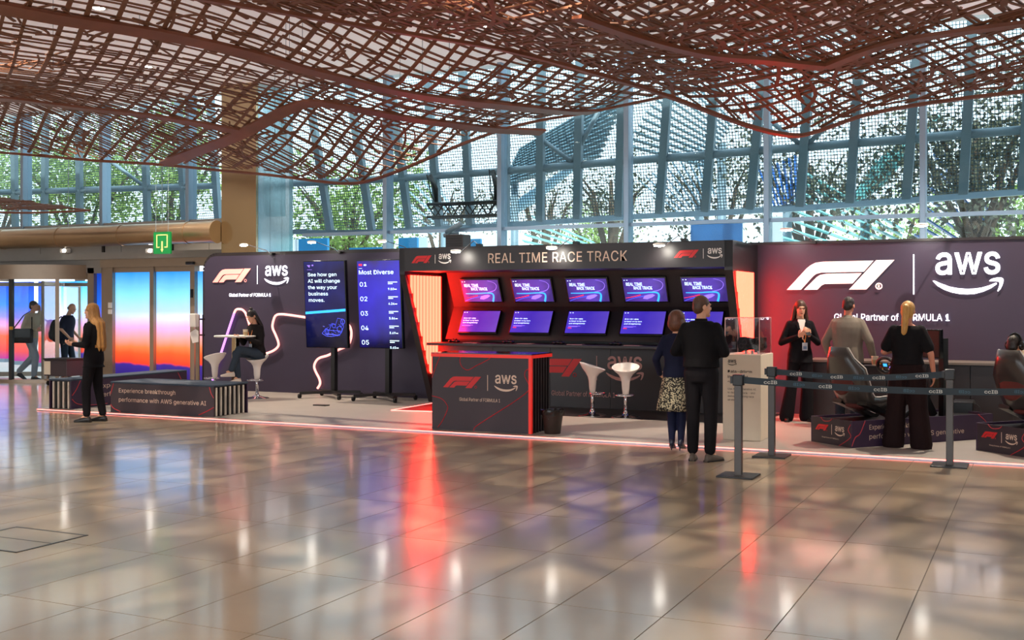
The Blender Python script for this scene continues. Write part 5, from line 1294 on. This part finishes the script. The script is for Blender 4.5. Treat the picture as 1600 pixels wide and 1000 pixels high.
def person(label, loc, rz, H, P, O, nm='person'):
    k = H / 1.75; t = thing(nm, label, 'person', loc, rz, group='people at the stand')
    V = lambda q: Vector(q) * k
    off = V(P.get('off', (0, 0, 0))); lean = P.get('lean', (0, 0))        # torso shift and lean (x, y at shoulder height)
    def T(x, y, z):  # torso point with lean growing from the pelvis up
        f = (z - .95) / .5; return V((x + lean[0] * f, y + lean[1] * f, z)) + off
    wide = P.get('sh', .148 if O.get('fem') else .165); rt = P.get('twist', 0.)
    J = {}
    for s, c in ((-1, 'r'), (1, 'l')):
        J[c + 'sh'] = T(s * wide, .01 + rt * s, 1.40); J[c + 'hip'] = V((s * .088, 0, .93)) + off
        J[c + 'el'] = V(P[c + 'el']) if c + 'el' in P else T(s * .25, .03, 1.15); J[c + 'wr'] = V(P[c + 'wr']) if c + 'wr' in P else T(s * .27, -.04, .90)
        J[c + 'kn'] = V(P.get(c + 'kn', (s * .10, -.015, .50))); J[c + 'an'] = V(P.get(c + 'an', (s * .105, .025, .095))); J[c + 'toe'] = V(P.get(c + 'toe', (s * .125, -.13, .03)))
    hc = T(0, P.get('hy', -.03), 1.625); Rh = Matrix.Rotation(P.get('yaw', 0), 3, 'Z') @ Matrix.Rotation(P.get('pitch', 0), 3, 'X')
    def hp(x, y, z): return hc + Rh @ (Vector((x, y, z)) * k)
    fem = O.get('fem', False); g = O.get('girth', 1.)
    b = MB()
    def torso(mb, infl, z0, z1, rows):
        rg_ = []
        for (z, rx, ry) in rows:
            if z0 <= z <= z1: rg_.append(mb.ring(T(0, .005, z), (rx * g + infl) * k, (ry * g + infl) * k, 18))
        mb.loft(rg_)
    rows = [(.84, .15, .10), (.90, .165, .115), (.98, .16, .112), (1.08, .135 if fem else .148, .098), (1.16, .138 if fem else .155, .102), (1.26, .152 if fem else .17, .112), (1.34, .16 if fem else .178, .108), (1.41, .155 if fem else .165, .088), (1.455, .10, .065), (1.48, .062, .055)]
    torso(b, -.012, .8, 1.5, rows)
    b.limb([T(0, .012, 1.44), hp(0, .012, -.07)], [.056 * k, .05 * k])
    for c in 'rl':
        b.limb([J[c + 'sh'], J[c + 'el'], J[c + 'wr']], [.05 * k, .038 * k, .026 * k]); b.limb([J[c + 'hip'], J[c + 'kn'], J[c + 'an']], [.078 * k, .052 * k, .036 * k]); b.limb([J[c + 'an'], J[c + 'an'].lerp(J[c + 'toe'], .45)], [.032 * k, .018 * k])
        hd = P.get(c + 'hd', tuple(J[c + 'wr'] - J[c + 'el'])); hn = P.get(c + 'hn', ((1 if c == 'r' else -1), 0, 0.01)); hand(b, J[c + 'wr'], hd, hn, P.get(c + 'curl', .5), 1 if c == 'r' else -1, k)
    e_ = lambda x, y, z, a, bb, cc: b.ell(hp(x, y, z), (a * k, bb * k, cc * k), R=Rh)
    e_(0, .010, .022, .073, .090, .092); e_(0, -.024, -.035, .058, .066, .082); e_(0, -.066, -.092, .028, .026, .022); e_(0, -.094, -.022, .011, .016, .022); e_(0, -.078, .022, .045, .014, .014)
    for s in (-1, 1): e_(s * .074, .012, -.012, .011, .02, .032)
    sk = O.get('skin', 'skin')
    obj('body', remeshed(b, .0075, 3, .32), sk, t, local=True, smooth=True)
    for s in (-1, 1):
        obj('eye', MB().ell(hp(s * .030, -.084, .004), (.012 * k, .006 * k, .006 * k), 8, 6, R=Rh), 'eye_dark', t, local=True, smooth=True); obj('eyebrow', MB().ell(hp(s * .030, -.0885, .026), (.018 * k, .006 * k, .004 * k), 8, 6, R=Rh), O.get('hairmat', 'hair_dark'), t, local=True, smooth=True)
    obj('mouth', MB().ell(hp(0, -.0865, -.062), (.022 * k, .007 * k, .0065 * k), 8, 6, R=Rh), 'lip', t, local=True, smooth=True)
    # top garment
    tp = MB(); hem = O.get('hem', .9); ti = O.get('fit', .014)
    rr_ = [(hem, .158 + O.get('hemflare', 0), .118 + O.get('hemflare', 0))] + [r for r in rows if r[0] > hem + .02 and r[0] < 1.46] + ([(1.475, .075, .068)] if O.get('collar', True) else [])
    torso(tp, ti, 0, 2, rr_)
    sl = O.get('sleeve', 1.); ar = O.get('arm', .056)
    for c in 'rl':
        if sl >= 1: tp.limb([J[c + 'sh'], J[c + 'el'], J[c + 'el'].lerp(J[c + 'wr'], .5), J[c + 'wr'].lerp(J[c + 'el'], .06)], [ar * .98 * k, ar * .86 * k, ar * .76 * k, ar * .64 * k])
        else: tp.limb([J[c + 'sh'], J[c + 'sh'].lerp(J[c + 'el'], sl)], [ar * k, (ar + .008) * k])
    obj(O.get('topname', 'shirt'), remeshed(tp, .011, 4, .5), O['top'], t, local=True, smooth=True)
    # lower garment
    lo = MB(); fl_ = O.get('flare', .0); lw_ = O.get('leg', .0)
    if 'skirt' not in O:
        torso(lo, .006, 0, 2, [(.83, .15, .10), (.90, .165, .115), (.98, .16, .112), (1.04, .145, .105)])
        for c in 'rl':
            lo.limb([J[c + 'hip'], J[c + 'kn'], J[c + 'an'] + V((0, 0, .03 - .06 * (fl_ > .03)))], [(.098 + lw_) * k, (.068 + lw_ + fl_ * .4) * k, (.055 + lw_ + fl_) * k], 12)
        obj('trousers', remeshed(lo, .011, 4, .5), O['bottom'], t, local=True, smooth=True)
    else:
        n_ = 48; rg_ = []
        for (z, r) in ((1.02, .15), (.95, .172), (.85, .19), (.72, .21), (.58, .235), (.52, .245), (.53, .235), (.8, .18)):
            w_ = .0 if z > .95 else .016 * (1.02 - z) / .5
            rg_.append([V((math.cos(2 * PI * j / n_) * (r + w_ * math.sin(j * 2 * PI / n_ * 11)), math.sin(2 * PI * j / n_) * (r * .74 + w_ * math.sin(j * 2 * PI / n_ * 11)), z)) + off for j in range(n_)])
        obj('skirt', MB().loft(rg_), O['skirt'], t, local=True, smooth=True)
        for c in 'rl': lo.limb([J[c + 'hip'], J[c + 'kn'], J[c + 'kn'].lerp(J[c + 'an'], .35), J[c + 'an']], [.085 * k, .056 * k, .055 * k, .038 * k], 12)
        obj('tights', remeshed(lo, .010, 3, .5), O['bottom'], t, local=True, smooth=True)
    for c in 'rl':
        a_, q_ = J[c + 'an'], J[c + 'toe']; d_ = (q_ - a_); 
        sole = min(a_.z - .075 * k, q_.z - .03 * k); dxy = Vector((d_.x, d_.y, 0)); 
        if dxy.length < .02: dxy = Vector((0, -.1, 0))
        dxy.normalize(); az = math.atan2(dxy.x, -dxy.y); Rz = Matrix.Rotation(az, 3, 'Z'); pit = P.get(c + 'fp', 0.); Rz = Rz @ Matrix.Rotation(pit, 3, 'X')
        sh = MB(); heel = O.get('heel', 0) * k
        base = Vector((a_.x, a_.y, a_.z - .095 * k))
        def sp_t(x, y, z): return base + Rz @ (Vector((x, y, z)) * k)
        rg_ = []
        for (y, hw, hh, z0) in ((.065, .022, .05, heel / k + .002), (.05, .034, .085, heel / k), (.0, .037, .095, heel / k * .8), (-.06, .038, .075, heel / k * .35), (-.12, .043, .052, 0), (-.165, .038, .04, 0), (-.19, .02, .028, .004)):
            rg_.append([sp_t(0 + hw * math.cos(th) * (1 if math.sin(th) < 0 else .82), y, z0 + (0 if math.sin(th) < -.3 else hh * (.5 + .5 * math.sin(th)))) for th in [2 * PI * j / 14 for j in range(14)]])
        so = obj('shoe', sh.loft(rg_), O.get('shoes', 'shoe_black'), t, local=True, smooth=True)
        if heel: obj('shoe_heel', MB().tube([sp_t(0, .05, heel / k + .01), sp_t(0, .055, 0)], [.014 * k, .006 * k], 8), O.get('shoes', 'shoe_black'), so, local=True)
        else: obj('sole', MB().loft([[sp_t(x * w_, y, z) for x, y in ((-.036, .06), (.036, .06), (.042, -.1), (.03, -.18), (-.03, -.18), (-.042, -.1))] for z, w_ in ((-.002, 1), (.014, 1.04))]), O.get('sole', 'rubber'), so, local=True)
    # hair
    h = MB(); kind = O.get('hair', 'short')
    eh = lambda x, y, z, a, bb, cc: h.ell(hp(x, y, z), (a * k, bb * k, cc * k), 14, 10, R=Rh)
    if kind == 'bald': eh(0, .05, -.012, .076, .055, .05)
    elif kind == 'short': eh(0, .018, .036, .079, .094, .086); eh(0, .052, -.012, .072, .058, .07)
    elif kind == 'bob':
        eh(0, .022, .042, .102, .108, .102); eh(0, .045, -.03, .108, .088, .11)
        for s in (-1, 1): eh(s * .078, .005, -.035, .028, .062, .085)
    else:
        eh(0, .018, .034, .082, .098, .09); eh(0, .05, -.015, .076, .064, .085)
        if kind == 'ponytail':
            h.limb([hp(0, .10, .045), hp(0, .14, .03), hp(0, .14, -.10), hp(.01, .125, -.26), hp(.015, .11, -.34)], [.03 * k, .04 * k, .043 * k, .036 * k, .012 * k])
        if kind in ('long', 'bunlong'):
            ln_ = O.get('hairlen', .36)
            for (x, y, r) in ((-.06, .05, .034), (-.025, .075, .036), (.025, .075, .036), (.06, .05, .034), (-.078, .01, .026), (.078, .01, .026)):
                if kind == 'bunlong' and abs(x) > .07: continue
                fwd = O.get('hairfwd', 0.) if abs(x) > .07 else 0
                h.limb([hp(x, y, .02), hp(x * 1.15, y + .012, -.1), T(x * 1.4, y * 1.3 + .03 - fwd * 1.3, 1.47 - .02), T(x * 1.35, y * 1.3 + .06 - fwd * 2.4, 1.60 - ln_), T(x * 1.2, y * 1.2 + .06 - fwd * 2.4, 1.54 - ln_)], [r * k, r * k * 1.05, r * k * 1.0, r * k * .8, r * .3 * k])
        if kind == 'bunlong': h.ell(hp(0, .045, .13), (.035 * k, .035 * k, .028 * k), R=Rh)
    obj('hair', remeshed(h, .009, 2, .5), O.get('hairmat', 'hair_dark'), t, local=True, smooth=True)
    # extras
    if O.get('belt'): tb_ = MB(); tb_.loft([tb_.ring(T(0, .005, z), (.158 * g + .016) * k, (.112 * g + .018) * k, 24) for z in (1.0, 1.038)]); obj('belt', tb_, mat('belt_blue', '20242c', .5), t, local=True, smooth='auto')
    if O.get('collarband'): tb_ = MB(); tb_.loft([tb_.ring(T(0, .012, z), r * k, r * k * .95, 20) for z, r in ((1.455, .072), (1.50, .064), (1.50, .058), (1.455, .06))], False); obj('collar', tb_, O['top'], t, local=True, smooth=True)
    if O.get('blouse'):
        f = Fr(T(0, -.152, 1.2), (1, 0, 0), T(0, -.088, 1.455) - T(0, -.152, 1.2), (0, -1, 0)); L_ = (T(0, -.088, 1.455) - T(0, -.152, 1.2)).length
        obj('blouse', MB().prism(f, [(-.004, -.02), (.004, -.02), (.055 * k, L_ * .9), (.05 * k, L_ * 1.05), (-.05 * k, L_ * 1.05), (-.055 * k, L_ * .9)], -.05, .004), 'blouse_white', t, local=True)
        for s in (-1, 1): obj('lapel', MB().prism(f, [(s * .004, -.03), (s * .05 * k, L_ * .45), (s * .085 * k, L_ * .75), (s * .062 * k, L_ * .98), (s * .045 * k, L_ * .85)], -.03, .012), O['top'], t, local=True)
    if O.get('lanyard'):
        bz = O['lanyard']; ly = mat('lanyard_orange', 'c8783c', .6)
        pb = T(.03, -.155, bz)
        la = obj('lanyard', MB().tube([T(-.055, .0, 1.46), T(-.05, -.11, 1.36), T(-.02, -.15, 1.25), pb], .007, 5).tube([T(.06, .0, 1.46), T(.06, -.11, 1.36), T(.045, -.15, 1.25), pb], .007, 5), ly, t, local=True)
        obj('badge', MB().box(pb + V((0, -.004, -.06)), (.075 * k, .006, .11 * k)), mat('badge_pale', 'b4bec8', .4), la, local=True); obj('badge_photo', MB().box(pb + V((0, -.008, -.075)), (.05 * k, .004, .04 * k)), mat('badge_blue', '6a88a8', .4), la, local=True)
    M_ = Matrix.Translation(Vector(loc)) @ Matrix.Rotation(rz, 4, 'Z')
    return {kk: M_ @ vv for kk, vv in J.items()}, k, M_
def phone(p, rz, tiltx, label, M_=None):
    t = thing('mobile_phone', label, 'phone', p, rz); R_ = Matrix.Rotation(tiltx, 3, 'X')
    obj('phone_body', MB().box((0, 0, 0), (.074, .152, .009), R_), 'black_gloss', t, local=True, bevel=.004); obj('phone_screen', MB().box(R_ @ Vector((0, 0, .005)), (.066, .14, .001), R_), mat('phone_glass', '1c2026', .1), t, local=True)
def facing(dx, dy): return math.atan2(dx, -dy)
def at(px, py, z=0.): q = W(px, py, z=z); return Vector((q.x, q.y, z))

# woman with long blonde hair, looking left, phone held in front
L0 = at(146, 659); r0 = facing(-.93, -.37)
J, k, M_ = person('blonde woman in black suit walking past the benches, phone in her hands', L0, r0, 1.72,
    dict(**{'rel': (-.22, -.03, 1.13), 'lel': (.22, -.02, 1.13), 'rwr': (-.10, -.27, 1.14), 'lwr': (.08, -.27, 1.14), 'rhd': (.25, -1, .05), 'lhd': (-.25, -1, .05), 'rhn': (.6, 0, .8), 'lhn': (-.6, 0, .8), 'rcurl': .7, 'lcurl': .7,
    'lkn': (.09, -.07, .5), 'lan': (.09, -.06, .095), 'ltoe': (.09, -.22, .03), 'rkn': (-.09, .03, .5), 'ran': (-.09, .1, .095), 'rtoe': (-.09, -.06, .03)}),
    dict(top='suit_black', topname='jacket', bottom='trouser_black', hem=.80, hemflare=.02, fem=True, fit=.022, hair='long', hairlen=.50, hairmat='hair_blonde', skin='skin_fair', leg=.0, blouse=True))
p = M_ @ (Vector((0, -.38, 1.17)) * k); phone(p, r0, .5, 'phone held by the blonde woman walking past the benches')
# man on the phone inside the revolving door
L1 = Vector((-20.42, 17.95, 0)); r1 = facing(.93, .3)
J, k, M_ = person('man in cream hoodie talking on the phone inside the revolving door', L1, r1, 1.78,
    {'lel': (.2, -.12, 1.2), 'lwr': (.1, -.14, 1.52), 'lhd': (-.05, .1, 1), 'lhn': (-.9, .1, 0), 'lcurl': .9, 'rel': (-.22, .05, 1.16), 'rwr': (-.16, -.22, 1.1), 'rhd': (.2, -1, .1), 'rhn': (.9, 0, .1), 'rcurl': 1.0,
     'lkn': (.09, .02, .5), 'lan': (.09, .33, .17), 'ltoe': (.09, .20, .04), 'lfp': .5, 'rkn': (-.09, -.16, .52), 'ran': (-.09, -.12, .1), 'rtoe': (-.09, -.28, .03), 'lean': (0, -.03)},
    dict(top='hoodie_cream', topname='hoodie', bottom='pants_grey', hem=.92, fit=.03, arm=.066, hair='short', hairmat='hair_dark', shoes='shoe_black', leg=.008))
p = M_ @ (Vector((.085, -.10, 1.62)) * k); phone(p, r1, 1.4, 'phone at the ear of the man in the cream hoodie')
p = M_ @ (Vector((-.14, -.34, 1.12)) * k); cup(p, 'white cup held by the man in the cream hoodie', .1, .04)
p = M_ @ (Vector((-.25, .05, .98)) * k); t = thing('laptop_bag', 'black laptop bag slung at the hip of the man on the phone', 'bag', p, r1)
obj('bag_body', MB().box((0, 0, 0), (.12, .46, .32)), 'jacket_black', t, local=True, bevel=.03); obj('bag_flap', MB().box((-.06, 0, .06), (.02, .44, .2)), 'black', t, local=True, bevel=.008)
obj('shoulder_strap', MB().tube([(0, -.22, .15), (.1, -.16, .4), (.3, -.02, .55), (.28, .14, .45), (0, .22, .15)], .014, 6), 'black', t, local=True)
# bald man with backpack
L2 = Vector((-19.79, 18.36, 0)); r2 = facing(.9, .3)
J, k, M_ = person('balding man in navy shirt looking down inside the revolving door', L2, r2, 1.72,
    {'pitch': .45, 'hy': -.07, 'lean': (0, -.05), 'rel': (-.23, .0, 1.16), 'rwr': (-.22, -.2, .96), 'lel': (.24, 0, 1.14), 'lwr': (.22, -.2, .95), 'lkn': (.09, -.1, .5)},
    dict(top='shirt_navy', bottom='denim_dark', sleeve=.75, hem=.9, fit=.03, girth=1.12, hair='bald', hairmat='hair_grey', skin='skin_fair'))
p = M_ @ (Vector((.0, .2, 1.2)) * k); t = thing('backpack', 'dark backpack on the balding man in the revolving door', 'backpack', p, r2)
obj('pack_body', MB().ell((0, .06, -.08), (.15, .12, .26)), 'jacket_black', t, local=True, smooth=True); obj('pack_pocket', MB().ell((0, .15, -.16), (.11, .06, .13)), 'black', t, local=True, smooth=True)
for s in (-1, 1): obj('shoulder_strap', MB().tube([(s * .1, .0, .12), (s * .12, -.14, .24), (s * .13, -.31, .1), (s * .12, -.2, -.2)], .016, 6), 'black', t, local=True)
# seated woman
q = W(396, 623, z=ZT); L3 = Vector((q.x, q.y + .1, ZT)); r3 = facing(-.2, -.98)
J, k, M_ = person('seated dark-haired woman in black jacket and jeans at the bar table', L3, r3, 1.68,
    {'off': (0, 0, -.10), 'lean': (0, -.06), 'pitch': .45, 'hy': -.05, 'rel': (-.24, -.12, 1.02), 'lel': (.24, -.12, 1.02), 'rwr': (-.09, -.34, 1.14), 'lwr': (.09, -.34, 1.14), 'rhd': (.4, -1, .1), 'lhd': (-.4, -1, .1), 'rhn': (0, 0, 1), 'lhn': (0, 0, 1),
     'rkn': (-.12, -.40, .84), 'ran': (-.10, -.36, .40), 'rtoe': (-.10, -.52, .37), 'lkn': (.02, -.44, .92), 'lan': (-.12, -.50, .52), 'ltoe': (-.20, -.65, .50)},
    dict(top='jacket_black', topname='jacket', bottom='denim', hem=.9, fem=True, fit=.025, arm=.06, hair='bunlong', hairlen=.34, hairmat='hair_dark', skin='skin_fair', shoes='shoe_white', sole='shoe_white', lanyard=1.12))
# woman in patterned skirt, seen from behind
L4 = at(1058, 707); r4 = facing(-.12, 1)
person('woman with brown bob, navy cardigan and patterned skirt seen from behind', L4, r4, 1.62,
    {'lel': (.26, .03, 1.15), 'lwr': (.24, -.14, .95), 'rel': (-.24, .03, 1.15), 'rwr': (-.1, -.2, .98), 'lhd': (-.6, -1, -.3), 'rhd': (.9, -.6, -.1), 'lan': (.06, .02, .13), 'ran': (-.05, .02, .13), 'lkn': (.07, 0, .5), 'rkn': (-.06, -.01, .5), 'ltoe': (.07, -.13, .03), 'rtoe': (-.06, -.13, .03), 'yaw': -.35},
    dict(top='cardigan_navy', topname='cardigan', bottom='tights_navy', skirt='skirt_pattern', hem=.93, fem=True, fit=.022, arm=.058, hair='bob', hairmat='hair_auburn', skin='skin_fair', shoes='shoe_navy', heel=.055))
# man in black, seen from behind
L5 = at(1096, 720); r5 = facing(.05, 1)
person('tall man in black shirt and trousers standing with his back turned', L5, r5, 1.80,
    {'yaw': -.75, 'rel': (-.27, .06, 1.15), 'rwr': (-.13, -.18, 1.12), 'lel': (.27, .06, 1.15), 'lwr': (.1, -.2, 1.14), 'rhd': (.8, -.7, .1), 'lhd': (-.8, -.7, .1), 'lkn': (.095, -.01, .5), 'rkn': (-.1, -.01, .5), 'lan': (.09, .02, .095), 'ran': (-.1, .02, .095), 'ltoe': (.13, -.15, .03), 'rtoe': (-.17, -.12, .03)},
    dict(top='shirt_black', bottom='trouser_black', hem=.985, fit=.034, arm=.066, girth=1.05, hair='short', hairmat='hair_brown', skin='skin_fair', shoes='shoe_grey', belt=True, collarband=True, leg=.006))
# woman in suit facing the camera
L6 = Vector(W(1250, 658, z=ZT)); r6 = facing(.42, -.9)
J, k, M_ = person('woman in black trouser suit with orange lanyard looking at her phone', L6, r6, 1.74,
    {'pitch': .15, 'rel': (-.27, .0, 1.13), 'rwr': (-.07, -.22, 1.23), 'lel': (.25, -.02, 1.13), 'lwr': (.07, -.25, 1.24), 'rhd': (.5, -.7, .5), 'lhd': (-.4, -.6, .6), 'rhn': (.7, 0, .7), 'lhn': (-.7, 0, .7), 'rcurl': .9, 'lcurl': .9,
     'rkn': (-.13, -.02, .5), 'ran': (-.19, .02, .095), 'rtoe': (-.22, -.13, .03), 'lan': (.10, .03, .095), 'ltoe': (.14, -.12, .03)},
    dict(top='suit_black', topname='jacket', bottom='trouser_black', hem=.84, hemflare=.015, fem=True, fit=.018, hair='long', hairlen=.32, hairfwd=.03, hairmat='hair_brown', skin='skin_fair', blouse=True, lanyard=1.14, flare=.055, leg=-.004))
p = M_ @ (Vector((.03, -.30, 1.30)) * k); phone(p, r6 + .2, .9, 'dark phone in the hands of the woman in the trouser suit')
# man in grey shirt, seen from behind
L7 = Vector(W(1325, 668, z=ZT)); r7 = facing(.18, 1)
person('man in grey shirt with his back turned behind the empty simulator', L7, r7, 1.78,
    {'pitch': .25, 'rel': (-.29, .02, 1.16), 'rwr': (-.3, -.12, .95), 'lel': (.30, .03, 1.14), 'lwr': (.29, -.12, .93)},
    dict(top='shirt_grey', bottom='denim_dark', hem=.87, fit=.038, arm=.068, girth=1.06, hair='short', hairmat='hair_dark', skin='skin_rose', collarband=True, leg=.01))
# woman with ponytail, seen from behind
L8 = at(1418, 702); r8 = facing(.12, 1)
J, k, M_ = person('woman with blonde ponytail in black tee and wide trousers, back turned', L8, r8, 1.74,
    {'lel': (.27, .0, 1.14), 'lwr': (.16, -.2, 1.16), 'rel': (-.27, .04, 1.13), 'rwr': (-.29, -.02, .90), 'rhd': (0, -.2, -1), 'lhd': (-.7, -.7, .2), 'pitch': .1, 'rkn': (-.12, 0, .5), 'lkn': (.13, 0, .5), 'ran': (-.16, .02, .095), 'lan': (.16, .02, .095), 'rtoe': (-.18, -.13, .03), 'ltoe': (.19, -.13, .03)},
    dict(top='tee_black', topname='tee_shirt', bottom='trouser_brown', sleeve=.72, hem=1.0, fem=True, fit=.026, arm=.068, girth=1.08, hair='ponytail', hairmat='hair_gold', skin='skin_rose', flare=.052, leg=.022, collar=False))
phone(J['rwr'] + Vector((.02, .03, -.13)), r8, 1.3, 'phone in the lowered hand of the woman with the ponytail')
# racer in the right simulator
a2 = math.radians(48); ex_ = Vector((math.cos(a2), math.sin(a2), 0)); ey_ = Vector((-math.sin(a2), math.cos(a2), 0))
L9 = Vector((s2.x, s2.y, ZT)) + ex_ * .42 + ey_ * .36; r9 = facing(ex_.x, ex_.y)
J, k, M_ = person('racer in red jacket and headset seated in the right simulator', L9, r9, 1.75,
    {'off': (0, .0, -.42), 'lean': (0, .13), 'hy': .02, 'pitch': .2, 'rel': (-.25, -.2, .78), 'lel': (.25, -.2, .78), 'rwr': (-.15, -.43, .90), 'lwr': (.15, -.43, .90), 'rhd': (0, -1, .1), 'lhd': (0, -1, .1), 'rcurl': 1.1, 'lcurl': 1.1,
     'rkn': (-.13, -.50, .72), 'lkn': (.13, -.50, .72), 'ran': (-.12, -.86, .50), 'lan': (.12, -.86, .50), 'rtoe': (-.12, -.96, .60), 'ltoe': (.12, -.96, .60)},
    dict(top=cloth('jacket_red', '7a2a22').name, topname='jacket', bottom='denim_dark', hem=.93, fit=.02, hair='short', hairmat='hair_dark'))
hq = M_ @ (Vector((0, .13 * 1.35 + .02, 1.21)) * k)
t = thing('headphones', 'large black headphones on the seated racer', 'headphones', hq, r9)
obj('headband', MB().tube([(math.cos(a) * .098, .01, .02 + math.sin(a) * .115) for a in np.linspace(0, PI, 14)], .014, 8), 'black_gloss', t, local=True, smooth=True)
for s in (-1, 1): obj('ear_cup', MB().ell((s * .098, .01, .0), (.026, .045, .055)), 'black_gloss', t, local=True, smooth=True)
print('objects', len(bpy.data.objects))
